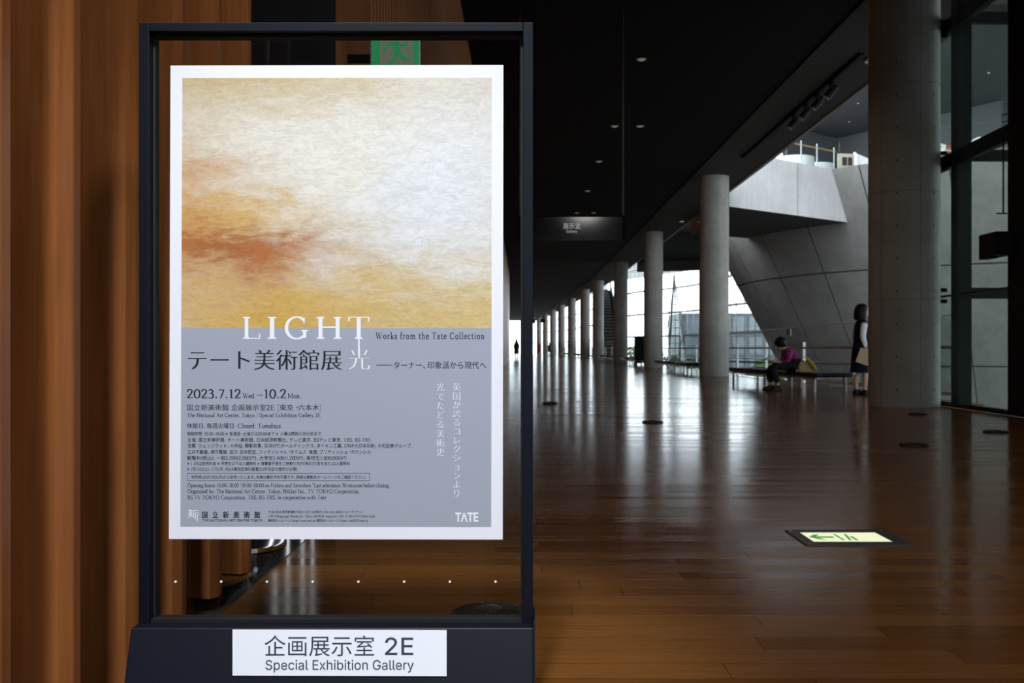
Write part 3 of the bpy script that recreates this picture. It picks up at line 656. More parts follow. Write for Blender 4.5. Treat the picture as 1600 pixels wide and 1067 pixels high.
G = {
'L': (.58, V(.17, 0, C_)+Hb(.17, .54, .015, .03)+TK(.53, 0, .16)), 'I': (.34, V(.17, 0, C_)), 'T': (.64, V(.32, 0, C_, 1, 0)+Hb(.06, .58, C_-.015, .03)+TK(.06, C_-.14, C_)+TK(.57, C_-.14, C_)),
'H': (.78, V(.17, 0, C_)+V(.61, 0, C_)+Hb(.17, .61, .35)), 'G': (.76, A1(.38, .33, .31, .325, 42, 318)+V(.62, .03, .27, 0, 1)+TK(.60, .46, .63)),
'E': (.60, V(.17, 0, C_)+Hb(.17, .53, C_-.015, .03)+Hb(.17, .45, .35)+Hb(.17, .55, .015, .03)+TK(.52, C_-.13, C_)+TK(.54, 0, .14)+TK(.43, .29, .41)), 'F': (.56, V(.17, 0, C_)+Hb(.17, .52, C_-.015, .03)+Hb(.17, .43, .35)+TK(.51, C_-.13, C_)+TK(.42, .29, .41)),
'W': (.96, D(.10, C_, .29, 0, THK)+D(.29, 0, .48, C_, THN)+D(.44, C_, .64, 0, THK)+D(.64, 0, .85, C_, THN)+SF(.10, C_-.01)+SF(.46, C_-.01)+SF(.85, C_-.01, .07)), 'V': (.70, D(.11, C_, .35, 0, THK)+D(.35, 0, .59, C_, THN)+SF(.11, C_-.01)+SF(.59, C_-.01, .07)),
'C': (.68, A1(.38, .33, .31, .325, 45, 315)+TK(.60, .45, .62)), 'O': (.76, A1(.38, .33, .31, .325, 0, 360)), 'D': (.76, V(.17, 0, C_)+[arc(.34, .33, .33, .315, -88, 88)]+Hb(.17, .36, C_-.016)+Hb(.17, .36, .016)),
'N': (.78, V(.15, 0, C_, 1, 1)+V(.63, 0, C_, 0, 1)+D(.15, C_, .63, 0, THK)), 'M': (.90, V(.15, 0, C_)+V(.75, 0, C_)+D(.16, C_, .45, .05, THK*.9)+D(.45, .05, .74, C_, THN)),
'A': (.70, D(.11, 0, .35, C_+.02, THN)+D(.34, C_+.02, .60, 0, THK)+Hb(.2, .5, .22)+SF(.11, .01)+SF(.60, .01)), 'S': (.52, CV([(.43, .50), (.40, .62), (.26, .655), (.12, .58), (.13, .44), (.28, .34), (.42, .24), (.42, .08), (.27, .005), (.12, .04), (.08, .17)])),
'B': (.62, V(.17, 0, C_)+[arc(.30, .50, .18, .145, -90, 90)]+[arc(.30, .18, .24, .165, -90, 90)]+Hb(.17, .31, C_-.016)+Hb(.17, .31, .35)+Hb(.17, .31, .016)), 'P': (.58, V(.17, 0, C_)+[arc(.29, .47, .22, .175, -90, 90)]+Hb(.17, .3, C_-.016)+Hb(.17, .3, .295)),
'R': (.66, V(.17, 0, C_)+[arc(.29, .48, .20, .165, -90, 90)]+Hb(.17, .3, C_-.016)+Hb(.17, .3, .315)+D(.30, .33, .60, 0, THK)), 'K': (.70, V(.17, 0, C_)+D(.19, .30, .55, C_, THN)+D(.29, .38, .62, 0, THK)+SF(.55, C_-.01, .08)+SF(.62, .01, .07)), 'Y': (.66, V(.33, 0, .3, 1, 0)+D(.09, C_, .33, .28, THK)+D(.33, .28, .57, C_, THN)+SF(.09, C_-.01)+SF(.57, C_-.01, .07)),
'a': (.43, V(.31, .03, .30, 0, 0)+[arc(.20, .29, .115, .12, -5, 165)]+[arc(.21, .13, .125, .125, 60, 330)]+D(.31, .05, .40, .02, THN)), 'b': (.50, V(.14, .03, A_, 0, 2)+[arc(.27, .21, .16, .205, -130, 130)]), 'c': (.42, A1(.24, .21, .165, .205, 48, 312)),
'd': (.51, V(.36, .0, A_, 0, 2)+[arc(.23, .21, .165, .205, 40, 320)]+SF(.40, .01, .05)), 'e': (.43, A1(.23, .21, .165, .205, 5, 318)+Hb(.08, .39, .235)), 'f': (.31, V(.15, 0, .56, 1, 0)+[arc(.25, .56, .10, .13, 50, 180)]+Hb(.05, .27, .41)), 'g': (.46, A1(.21, .27, .135, .145, 0, 360)+[arc(.22, -.09, .17, .10, 0, 360)]+D(.14, .13, .16, .0, THN)+D(.3, .38, .42, .41, THN)),
'h': (.53, V(.14, 0, A_, 1, 2)+[arc(.27, .26, .125, .15, 0, 150)]+V(.395, 0, .28, 1, 0)), 'i': (.27, V(.14, 0, X_, 1, 2)+DOT(.14, .57)), 'j': (.27, V(.14, -.12, X_, 0, 2)+DOT(.14, .57)), 'k': (.51, V(.14, 0, A_, 1, 2)+D(.16, .18, .38, .40, THN)+D(.22, .24, .44, 0, THK)+SF(.38, .40, .07)+SF(.44, .01, .06)), 'l': (.27, V(.14, 0, A_, 1, 2)),
'm': (.79, V(.14, 0, X_, 1, 2)+[arc(.27, .26, .125, .15, 0, 150)]+V(.395, 0, .28, 1, 0)+[arc(.525, .26, .125, .15, 0, 150)]+V(.65, 0, .28, 1, 0)), 'n': (.53, V(.14, 0, X_, 1, 2)+[arc(.27, .26, .125, .15, 0, 150)]+V(.395, 0, .28, 1, 0)), 'o': (.48, A1(.24, .21, .17, .205, 0, 360)), 'p': (.51, V(.14, -.2, X_, 1, 2)+[arc(.27, .21, .165, .205, -130, 130)]),
'q': (.5, V(.36, -.2, X_, 1, 0)+[arc(.23, .21, .165, .205, 40, 320)]), 'r': (.36, V(.14, 0, X_, 1, 2)+[arc(.26, .28, .10, .125, 50, 160)]), 's': (.36, CV([(.29, .31), (.26, .40), (.17, .42), (.08, .36), (.11, .26), (.2, .20), (.29, .13), (.26, .03), (.16, .0), (.08, .03), (.06, .12)])), 't': (.32, V(.14, .06, .54, 0, 0)+Hb(.04, .28, .41)+[arc(.23, .07, .09, .065, 180, 320)]),
'u': (.52, V(.13, .14, X_, 0, 2)+[arc(.25, .15, .12, .145, 180, 330)]+V(.38, 0, X_, 0, 2)+SF(.42, .01, .05)), 'v': (.46, D(.08, X_, .24, 0, THK)+D(.24, 0, .40, X_, THN)+SF(.08, X_-.01, .07)+SF(.40, X_-.01, .05)), 'w': (.68, D(.08, X_, .22, 0, THK)+D(.22, 0, .35, X_, THN)+D(.33, X_, .47, 0, THK)+D(.47, 0, .61, X_, THN)+SF(.08, X_-.01, .07)+SF(.61, X_-.01, .05)),
'x': (.46, D(.08, X_, .38, 0, THK)+D(.08, 0, .38, X_, THN)+SF(.08, X_-.01, .06)+SF(.38, .01, .06)+SF(.08, .01, .06)+SF(.38, X_-.01, .06)), 'y': (.46, D(.08, X_, .24, 0, THK)+D(.13, -.2, .40, X_, THN)+SF(.08, X_-.01, .07)+SF(.40, X_-.01, .05)+DOT(.12, -.18, .04)), 'z': (.42, Hb(.06, .36, X_-.016)+D(.34, X_, .08, 0, THK)+Hb(.06, .38, .016)),
'0': (.50, A1(.25, .33, .185, .325, 0, 360)), '1': (.40, V(.21, 0, C_, 1, 0)+D(.08, .58, .21, .65, THN)), '2': (.48, CV([(.08, .50), (.12, .62), (.24, .655), (.36, .60), (.37, .46), (.28, .30), (.08, .03)])+Hb(.07, .42, .03, .055)+TK(.41, .02, .13)), '3': (.46, CV([(.08, .57), (.16, .65), (.28, .64), (.34, .53), (.28, .41), (.17, .37)])+CV([(.17, .37), (.32, .33), (.37, .19), (.30, .04), (.16, .0), (.06, .05)])),
'4': (.50, V(.33, 0, C_, 1, 0)+D(.05, .2, .33, C_, THN)+Hb(.05, .45, .2)), '5': (.46, Hb(.13, .38, C_-.03, .05)+D(.14, C_, .11, .38, THN)+CV([(.11, .38), (.25, .41), (.36, .32), (.36, .14), (.26, .02), (.12, .0), (.05, .04)])), '6': (.50, A1(.25, .19, .175, .19, 0, 360)+CV([(.40, .66), (.22, .58), (.10, .42), (.075, .2)])), '7': (.46, Hb(.06, .42, C_-.03, .05)+D(.41, C_-.02, .18, 0, THK*.8)), '8': (.48, A1(.24, .50, .14, .15, 0, 360)+[arc(.24, .17, .175, .175, 0, 360)]), '9': (.50, A1(.25, .47, .175, .19, 0, 360)+CV([(.10, 0), (.28, .08), (.40, .24), (.425, .46)])),
'.': (.24, DOT(.12, .05)), ',': (.24, DOT(.12, .05)+D(.15, .04, .09, -.1, THN)), ':': (.24, DOT(.12, .05)+DOT(.12, .36)), '-': (.32, Hb(.05, .27, .22, .045)), '\u2013': (.5, Hb(.04, .46, .24, .036)), '/': (.36, D(.05, -.08, .31, .7, THN)), '(': (.3, A1(.33, .28, .2, .42, 125, 235)), ')': (.3, A1(-.03, .28, .2, .42, -55, 55)), '*': (.34, D(.17, .44, .17, .66, THN)+D(.08, .50, .26, .60, THN)+D(.08, .60, .26, .50, THN)), '+': (.44, Hb(.06, .38, .22)+D(.22, .06, .22, .38, THN)), '[': (.3, Hb(.12, .24, .70)+Hb(.12, .24, -.1)+[rect(.10, .135, -.115, .715)]), ']': (.3, Hb(.06, .18, .70)+Hb(.06, .18, -.1)+[rect(.165, .2, -.115, .715)]), ' ': (.25, [])}
import os
def load_font(n):
    try: return bpy.data.fonts.load(os.path.join(bpy.utils.system_resource('DATAFILES', path='fonts'), n))
    except Exception: return None
INTER = load_font('Inter.woff2')
CACHE = {}
def sans(ch, off=0.0, font=None):
    """outline of a run of characters in unit size -> (verts2d, faces, width)"""
    k = (ch, off, bool(font))
    if k in CACHE: return CACHE[k]
    c = bpy.data.curves.new('tmp', 'FONT'); c.body = ch; c.size = 1; c.offset = off; c.resolution_u = 3
    if font: c.font = font
    o = bpy.data.objects.new('tmp', c); COL.objects.link(o); dg = bpy.context.evaluated_depsgraph_get()
    me = bpy.data.meshes.new_from_object(o.evaluated_get(dg))
    r = ([(v.co.x, v.co.y) for v in me.vertices], [tuple(p.vertices) for p in me.polygons])
    bpy.data.objects.remove(o); bpy.data.curves.remove(c); bpy.data.meshes.remove(me)
    CACHE[k] = r; return r
def runs(s):
    out = []
    for ch in s:
        k = ch in G
        if out and out[-1][0] == k and k: out[-1][1].append(ch)
        else: out.append((k, [ch]))
    return out
HALF = set('、。・：（）')
def line2d(s, mincho=.018, lat=1.12, space=0.0, off=-.012):
    """lay a mixed line out in em units -> list of (verts, faces), width"""
    x = 0; out = []
    for ch in s:
        if ch in G:
            w, parts = G[ch]
            for vs, fs in parts: out.append(([(x+a*lat, b*lat) for a, b in vs], fs))
            x += w*lat+space
        else:
            vs, fs = sans(ch, off)
            n = 3 if mincho else 1
            for k in range(n): out.append(([(x+a+mincho*k, b) for a, b in vs], fs))
            x += (.62 if ch in HALF else 1.0)+space
    return out, x
class Sheet:
    """a plane that takes print: origin, x axis, z axis in metres per pixel, all in photo pixels"""
    def __init__(s, fn): s.fn = fn
    def line(s, text, x0, x1, yb, size, m, parent, name='lettering', **k):
        L, w = line2d(text, **k); b = MB(); sx = (x1-x0)/w
        for i, (vs, fs) in enumerate(L): b.add([Vector(s.fn(x0+a*sx, yb-c*size))+Vector((0, -4e-5*(i % 6), 0)) for a, c in vs], fs)
        return b.build(name, m, parent)
    def run(s, text, x0, x1, y0, y1, m, parent, font=None, off=0, name='lettering'):
        vs, fs = sans(text, off, font); xs = [v[0] for v in vs]; ys = [v[1] for v in vs]
        fx = (x1-x0)/(max(xs)-min(xs)); fy = (y1-y0)/(max(ys)-min(ys))
        return MB().add([s.fn(x0+(a-min(xs))*fx, y1-(c-min(ys))*fy) for a, c in vs], fs).build(name, m, parent)
    def poly(s, b, pts): n = len(pts); return b.add([s.fn(x, y) for x, y in pts], [tuple(range(n))])

# ------------------------------------------------------------------ poster stand
YF, YP = 2.150, 2.176
st = thing('poster_stand', 'dark navy metal display stand with glass pane holding the large poster', 'stand', (-.42, 2.2, 0))
so = Vector((.42, -2.2, 0))
k = YF/FOC
def fx(x): return (x-VX)*k
def fz(y): return CH-(y-VY)*k
xl, xr, zt, zb = fx(217), fx(833), fz(35), fz(985)
MB().box(xl, xl+.022, YF, YF+.05, zb, zt).build('frame_side', M['navy'], st, loc=so, bevel=.0015)
MB().box(xr-.022, xr, YF, YF+.05, zb, zt).build('frame_side', M['navy'], st, loc=so, bevel=.0015)
MB().box(xl+.022, xr-.022, YF, YF+.05, zt-.019, zt).build('frame_top', M['navy'], st, loc=so, bevel=.0015)
gk = MB(); t_ = .005
gk.box(xl+.022, xl+.022+t_, YF+.024, YF+.046, zb, zt-.019); gk.box(xr-.022-t_, xr-.022, YF+.024, YF+.046, zb, zt-.019); gk.box(xl+.022, xr-.022, YF+.024, YF+.046, zt-.019-.006, zt-.019)
gk.box(xl+.022, xr-.022, YF+.01, YF+.05, zb, fz(970)); gk.build('gasket', M['gasket'], st, loc=so)
pane = MB().box(xl+.022, xr-.022, YP+.0016, YP+.0076, zb, zt-.019).build('glass_pane', M['pane'], st, loc=so)
dots = MB()
for i in range(8): c = px(274.5+71.4*i, 908.5, YP+.001); dots.tube([c, c+Vector((0, -.002, 0))], .0026, 10)
dots.build('marker_dot', M['white'], pane)
# sloping base
kb = (818-205)/FOC
yt = 2.118; yb_ = 2.040; z0b = 0.012; ztop = CH-(981-VY)*yt/FOC
bl_ = (205-VX)*yt/FOC; brx = (833.5-VX)*yt/FOC
MB().xprism([(yt, ztop), (yb_, z0b), (2.36, z0b), (2.36, z0b+.05), (2.215, ztop-.02), (2.215, ztop)], bl_, brx).build('base', M['navy'], st, loc=so, bevel=.002)
MB().xprism([(yt-.003, ztop+.018), (yb_-.003, z0b), (2.3, z0b), (2.22, ztop+.018)], brx, brx+.004).build('base_side', M['navy'], st, loc=so)
ft = MB()
for xx in (bl_+.05, brx-.05):
    for yy in (2.09, 2.31): ft.lathe([(.018, 0), (.018, .014)], xx, yy, 12)
ft.build('foot', M['gasket'], st, loc=so)
# room name plate on the sloping front
def plate_pt(off):
    def f(x, y):
        # point of the sloping front face on the sight line through photo pixel (x, y)
        a = (yb_-yt)/(z0b-ztop)                     # dY/dZ along the face
        sl_ = -(y-VY)/FOC                           # dZ/dY along the sight line
        Y = (yt+a*(CH-ztop))/(1-a*sl_)
        nY = -1/math.sqrt(1+a*a)
        return ((x-VX)*Y/FOC, Y+off*nY, CH+sl_*Y+off*a)
    return f
pl = thing('room_name_plate', 'white plate with navy lettering for gallery 2E on the stand base', 'sign', (-.1, 2.1, .2))
po = Vector((.1, -2.1, -.2))
f0, f1, f2 = plate_pt(.0005), plate_pt(.0035), plate_pt(.0038)
c4 = [(364, 983.5), (698, 984.5), (698, 1056.5), (364, 1055.5)]
pb = MB().add([f0(*c) for c in c4]+[f1(*c) for c in c4], [(0, 1, 2, 3), (4, 5, 6, 7), (0, 1, 5, 4), (1, 2, 6, 5), (2, 3, 7, 6), (3, 0, 4, 7)]); o = pb.build('panel', M['plate'], pl); o.location = po
sh = Sheet(f2)
for a in ((sh.run('企画展示室', 414, 585, 993, 1025.5, M['navyink'], pl, None, 0)), sh.run('2E', 602, 646, 996, 1023.5, M['navyink'], pl, INTER, .006), sh.run('Special Exhibition Gallery', 415.5, 647, 1031, 1051, M['navyink'], pl, INTER, .004)): a.location = po

# ------------------------------------------------------------------ poster
ps = thing('exhibition_poster', 'large white bordered poster with a hazy painting above grey print', 'poster', (-.4, YP, .8))
po = -Vector((-.4, YP, .8))
def pf(d):
    return lambda x, y: ((x-VX)*YP/FOC+.0, YP-d, CH-(y-VY)*YP/FOC)
def quad(corners, d, name, m, th=.0004):
    a = [pf(d)(*c) for c in corners]; b = [pf(d-th)(*c) for c in corners]
    o = MB().add(a+b, [(0, 1, 2, 3), (7, 6, 5, 4), (0, 4, 5, 1), (1, 5, 6, 2), (2, 6, 7, 3), (3, 7, 4, 0)]).build(name, m, ps); o.location = po; return o
quad([(266.5, 102.5), (786.5, 101.5), (785.5, 843), (264, 842)], .0003, 'sheet', M['paper'], .0008)
quad([(285, 122), (768.5, 121.5), (768, 512.5), (283.3, 512.5)], .0006, 'picture', M['pic'])
quad([(283.3, 512.5), (768, 512.5), (767.5, 823), (282, 822.5)], .0006, 'print_panel', M['print'])
sh = Sheet(pf(.0009)); T = []
ink, wh = M['ink'], M['white']
THK, THN = .082, .034
L_ = [('L', 379.5, 407), ('I', 418, 432.5), ('G', 445, 481.5), ('H', 494.5, 534), ('T', 544, 577.5)]
for ch, a, b in L_:
    parts = G[ch][1]; xs = [v[0] for p_ in parts for v in p_[0]]; mb = MB(); f_ = (b-a)/(max(xs)-min(xs))
    for i, (vs, fs) in enumerate(parts): mb.add([Vector(sh.fn(a+(x-min(xs))*f_, 529.5-y*34.5/C_))+Vector((0, -4e-5*i, 0)) for x, y in vs], fs)
    T.append(mb.build('title_letter', wh, ps))
vb = MB(); vb.add([Vector(sh.fn(x, y))-Vector((0, 5e-4, 0)) for x, y in ((559.6, 525), (562.2, 525), (562.2, 556), (559.6, 556))], [(0, 1, 2, 3)]); T.append(vb.build('title_line', wh, ps))
T.append(sh.line('光', 542.5, 579, 575, 36.5, wh, ps, 'title_letter', mincho=.02, off=-.024))
T.append(sh.line('テート美術館展', 290, 535, 575.5, 35, ink, ps, 'title_letter', mincho=.026, off=-.017))
T.append(sh.line('Works from the Tate Collection', 587, 758, 529.5, 13.5, ink, ps, space=.09))
T.append(sh.line('ターナー、印象派から現代へ', 614, 760, 575, 12.6, ink, ps))
ln = MB(); ln.add([sh.fn(x, y) for x, y in ((588, 569.8), (613, 569.8), (613, 570.6), (588, 570.6))], [(0, 1, 2, 3)]); T.append(ln.build('dash_line', ink, ps))
T.append(sh.line('2023.7.12', 291.5, 377, 622, 18.5, ink, ps)); T.append(sh.line('Wed.', 379, 400, 622, 10.2, ink, ps)); T.append(sh.line('\u201310.2', 400.5, 448, 622, 18.5, ink, ps)); T.append(sh.line('Mon.', 449.5, 471, 622, 10.2, ink, ps))
T.append(sh.line('国立新美術館 企画展示室2E [東京・六本木]', 291.5, 502.5, 640.5, 10.6, ink, ps))
T.append(sh.line('The National Art Center, Tokyo / Special Exhibition Gallery 2E', 292.5, 501.5, 651.5, 8.2, ink, ps))
T.append(sh.line('休館日: 毎週火曜日  Closed: Tuesdays', 292, 439, 668.5, 9.2, ink, ps))
for s_, a, b, yy, sz in (('開館時間: 10:00–18:00 ※毎週金・土曜日は20:00まで ※入場は閉館の30分前まで', 292.5, 502.5, 680, 6.6), ('主催: 国立新美術館、テート美術館、日本経済新聞社、テレビ東京、BSテレビ東京、TBS、BS-TBS', 293, 579, 689.8, 7.2),
    ('協賛: ウェッジウッド、大林組、関彰商事、SOMPOホールディングス、ダイキン工業、DNP大日本印刷、大和証券グループ、', 293, 646, 699, 7.2), ('三井不動産、横河電機  協力: 日本航空、フィナンシャル・タイムズ  後援: ブリティッシュ・カウンシル', 293, 580, 708.5, 7.2),
    ('観覧料(税込): 一般2,200(2,000)円、大学生1,400(1,200)円、高校生1,000(800)円', 292.5, 542, 718, 7.2), ('※(  )内は前売料金 ※中学生以下は入場無料 ※障害者手帳をご持参の方(付添の方1名を含む)は入場無料', 292.5, 547, 726.3, 6.2), ('※7月15日(土)–17日(月・祝)は高校生無料観覧日(学生証の提示が必要)', 292.5, 465, 735, 6.2),
    ('前売券は6月19日(月)から販売いたします。本展は事前予約不要です。詳細は展覧会ホームページをご確認ください。', 299, 573.5, 747.5, 6.0)):
    T.append(sh.line(s_, a, b, yy, sz, ink, ps, mincho=0, off=.0))
bx_ = MB()
for x0, x1, y0, y1 in ((293, 578, 739, 739.6), (293, 578, 750.4, 751), (293, 293.6, 739, 751), (577.4, 578, 739, 751)): bx_.add([sh.fn(x, y) for x, y in ((x0, y0), (x1, y0), (x1, y1), (x0, y1))], [(0, 1, 2, 3)])
T.append(bx_.build('note_border', ink, ps))
for s_, a, b, yy, sz in (('Opening hours: 10:00–18:00 *10:00–20:00 on Fridays and Saturdays *Last admission 30 minutes before closing', 293, 607.5, 761, 7.8), ('Organised by: The National Art Center, Tokyo, Nikkei Inc., TV TOKYO Corporation,', 293, 562, 770.3, 8.2), ('BS TV TOKYO Corporation, TBS, BS-TBS, in cooperation with Tate', 293, 510, 779.8, 8.2)):
    T.append(sh.line(s_, a, b, yy, sz, ink, ps))
for i, ch in enumerate('英国が誇るコレクションより'): T.append(sh.line(ch, 706.5, 720.5, 609.8+13.82*i, 13.6, wh, ps, mincho=.016, off=-.018))
for i, ch in enumerate('光でたどる美術史'): T.append(sh.line(ch, 681, 695, 609.8+14.5*i, 13.6, wh, ps, mincho=.016, off=-.018))
T.append(sh.line('国立新美術館', 315, 413.5, 808.3, 11.2, ink, ps, mincho=.03, space=.68, off=0))
T.append(sh.run('THE NATIONAL ART CENTER TOKYO', 316.5, 409.5, 811, 814.4, ink, ps, INTER, .01))
for s_, a, b, yy in (('〒106-8558 東京都港区六本木7-22-2 お問合せ: 050-5541-8600 (ハローダイヤル)', 419, 567, 801.4), ('7-22-2 Roppongi, Minato-ku, Tokyo 106-8558, Inquiries: (+81) 47-316-2772 (Hello Dial)', 419, 586, 808), ('美術館ホームページ: https://www.nact.jp  展覧会ホームページ: https://tate2023.exhn.jp', 419, 575, 814.6)):
    T.append(sh.line(s_, a, b, yy, 4.6, ink, ps, mincho=0, off=.0))
# square emblem of open strokes
em = MB()
def es(x0, y0, x1, y1, w=1.0):
    dx, dy = x1-x0, y1-y0; l = math.hypot(dx, dy); nx, ny = -dy/l*w/2, dx/l*w/2
    em.add([Vector(sh.fn(*q))-Vector((0, 4e-5*len(em.f), 0)) for q in ((x0+nx, y0+ny), (x1+nx, y1+ny), (x1-nx, y1-ny), (x0-nx, y0-ny))], [(0, 1, 2, 3)])
for a in ((294, 797.6, 302, 797.6), (293.6, 803, 302.4, 803), (296, 799, 297, 802), (300.4, 799, 299.4, 802), (298.2, 795.6, 298.2, 809), (298, 804, 294, 808.5), (299, 804.5, 301.8, 807.5), (302.6, 797.8, 310, 797), (303, 797.8, 303, 809.5), (305.4, 801, 311, 800.4), (305.8, 801, 305.8, 811.5), (308.4, 804.2, 312.4, 803.6), (308.8, 804.2, 308.8, 814)): es(*a)
T.append(em.build('emblem', wh, ps))
T.append(sh.run('TATE', 711.5, 747.5, 800.5, 815, wh, ps, INTER, .028, 'emblem'))
for o in T: o.location = po

# ------------------------------------------------------------------ signs in the hall
hs = thing('hanging_sign', 'dark hanging sign reading gallery beneath the black ceiling', 'sign', (1.2, 15.4, 2.5))
ho = -Vector((1.2, 15.4, 2.5)); a0 = px(808, 338, 15.4); a1 = px(977, 375, 15.4)
MB().box(a0.x, a1.x-.03, 15.38, 15.43, a1.z, a0.z).build('panel', mat('sign_black', (.010, .011, .018), .08), hs, loc=ho, bevel=.004)
MB().box(a1.x-.045, a1.x, 15.365, 15.445, a1.z-.01, a0.z+.01).build('end_cap', M['dark'], hs, loc=ho)
MB().box(a0.x-.01, a1.x-.03, 15.37, 15.44, a0.z-.012, a0.z+.004).build('top_rail', M['steel'], hs, loc=ho)
rx_ = px(973, 338, 15.4).x
for x in (rx_, a0.x+.04): MB().tube([(x, 15.4, a0.z), (x, 15.4, HC)], .014, 8).build('rod', M['iron'], hs, loc=ho)
sh = Sheet(lambda x, y: (px(x, y, 15.374)[0], 15.374, px(x, y, 15.374)[2]))
for o in (sh.run('展示室', 880, 907, 348.5, 357.8, M['letterglow'], hs, None, 0), sh.run('Gallery', 885, 902, 359.3, 364.8, M['letterglow'], hs, INTER, .0)): o.location = ho  # glow put into the letter material so the words read brighter
for x, y, lb in ((848, 501, 'small black hanging sign far down the hall, in front of the distant columns'), (833, 502, 'small black hanging sign far down the hall, beside the poster stand edge')):
    t = thing('distant_sign', lb, 'sign', px(x, y, 110), 0, 'distant hanging signs'); MB().box(-.26, .26, -.04, .04, -.22, .22).build('panel', M['dark'], t); MB().tube([(0, 0, .2), (0, 0, HC-px(x, y, 110).z)], .015, 6).build('rod', M['dark'], t)
for x, y, w in ((839, 488, .35), (857, 488, .35)): pass
ex = thing('exit_sign', 'green running man exit sign behind the glass above the poster', 'sign', (-.72, 5.35, 2.4))
eo = -Vector((-.72, 5.35, 2.4)); a0 = px(580, 54, 5.35); a1 = px(655, 131, 5.35)
MB().box(a0.x-.006, a1.x+.006, 5.36, 5.41, a1.z-.006, a0.z+.006).build('case', M['satin'], ex, loc=eo)
MB().box(a0.x, a1.x, 5.352, 5.36, a1.z, a0.z).build('face', M['green'], ex, loc=eo)
MB().box(-.96, a0.x, 5.37, 5.40, a0.z-.14, a0.z-.10).build('bracket', M['steel'], ex, loc=eo)
E_ = lambda x, y: (px(x, y, 5.351)[0], 5.351, px(x, y, 5.351)[2])
mp_ = MB()
mp_.k = 0; mp_.add([E_(x, y) for x, y in ((594, 56), (645, 56), (645, 128), (594, 128))], [(0, 1, 2, 3)]); mp_.build('doorway_symbol', M['pale'], ex, loc=eo)
E2 = lambda x, y: (px(x, y, 5.3495)[0], 5.3495, px(x, y, 5.3495)[2])
mn = MB()
def limb(pts, w):
    vs, fs = strip(pts, lambda a, b, t: w); mn.add([E2(*v) for v in vs], fs)
mn.add([E2(620+5*math.cos(k*PI/7), 60+5*math.sin(k*PI/7)) for k in range(14)], [tuple(range(14))])
limb([(617, 66), (622, 84)], 10); limb([(616, 67), (606, 70), (600, 78)], 4.2); limb([(620, 67), (630, 72), (637, 66)], 4.2); limb([(624, 83), (632, 92), (641, 92)], 5.5); limb([(620, 83), (615, 95), (604, 104)], 5.5)
mn.build('running_figure', M['green'], ex, loc=eo)

# ------------------------------------------------------------------ floor guide light and round floor vents
gl = thing('floor_guide_light', 'lit floor exit guide with green arrow set in the wooden floor', 'guide light', (1.4, 4.32, 0))
fo = -Vector((1.4, 4.32, 0)); F4 = (1.178, 1.622, 4.143, 4.49); I4 = (1.227, 1.563, 4.21, 4.43)
fm = MB()
for x0, x1, y0, y1 in ((F4[0], F4[1], F4[2], I4[2]), (F4[0], F4[1], I4[3], F4[3]), (F4[0], I4[0], I4[2], I4[3]), (I4[1], F4[1], I4[2], I4[3])): fm.box(x0, x1, y0, y1, -.02, .005)
fm.build('frame', M['iron'], gl, loc=fo)
sc_ = MB()
for x in (F4[0]+.02, F4[1]-.02):
    for y in (F4[2]+.03, F4[3]-.03): sc_.lathe([(.006, .004), (.006, .0065)], x, y, 10)
sc_.build('screw', M['satin'], gl, loc=fo)
MB().box(I4[0], I4[1], I4[2], I4[3], -.02, .003).build('light_panel', M['guide'], gl, loc=fo)
gm = MB()
def gp_(pts): gm.add([(x, y, .0036) for x, y in pts], [tuple(range(len(pts)))])
yc = 4.32
gp_([(1.238, yc), (1.275, yc+.06), (1.300, yc+.06), (1.275, yc+.018), (1.345, yc+.018), (1.345, yc-.018), (1.275, yc-.018), (1.300, yc-.06), (1.275, yc-.06)])
gp_([(1.362, yc-.07), (1.374, yc-.07), (1.374, yc+.07), (1.362, yc+.07)]); gp_([(1.39, yc-.07), (1.402, yc-.07), (1.422, yc+.07), (1.41, yc+.07)]); gp_([(1.418, yc-.07), (1.432, yc-.07), (1.432, yc+.02), (1.418, yc+.02)])
gm.build('arrow', M['guideg'], gl, loc=fo)
def vent(x, y, r, label):
    t = thing('floor_vent', label, 'vent', (x, y, 0), 0, 'round floor vents')
    MB().lathe([(r*1.02, .001), (r*1.02, .008), (r*.98, .014), (r*.9, .016), (r*.88, .009), (r*.2, .016)], 0, 0, 48).build('dish', M['gasket'], t, smooth=True)
    b = MB()
    for k_ in range(30):
        a = 2*PI*k_/30; d = Vector((math.cos(a), math.sin(a), 0)); s_ = Vector((-d.y, d.x, 0))
        b.add([d*r*.30-s_*.002+Vector((0, 0, .024)), d*r*.30+s_*.002+Vector((0, 0, .024)), d*r*.92+s_*.0042+Vector((0, 0, .017)), d*r*.92-s_*.0042+Vector((0, 0, .017))], [(0, 1, 2, 3)])
        b.add([d*r*.30+Vector((0, 0, .010)), d*r*.30+Vector((0, 0, .024)), d*r*.92+Vector((0, 0, .017)), d*r*.92+Vector((0, 0, .008))], [(0, 1, 2, 3)])
    b.build('grille', M['iron'], t)
    MB().lathe([(r*.34, .010), (r*.34, .025), (r*.28, .028), (.001, .029)], 0, 0, 28).build('hub', M['iron'], t, smooth=True)
for x, y, lb in ((-.105, 3.06, 'round dark floor vent seen through the glass beneath the poster'), (1.44, 11.1, 'round floor vent in the bright floor reflection below the third column'), (3.31, 8.45, 'round floor vent in front of the widest column'), (4.63, 9.77, 'round floor vent by the wide black post of the glass screen'), (4.93, 12.45, 'round floor vent at the foot of the widest column'), (.40, 15.0, 'round floor vent far off beside the poster stand edge')):
    vent(x, y, .115, lb)
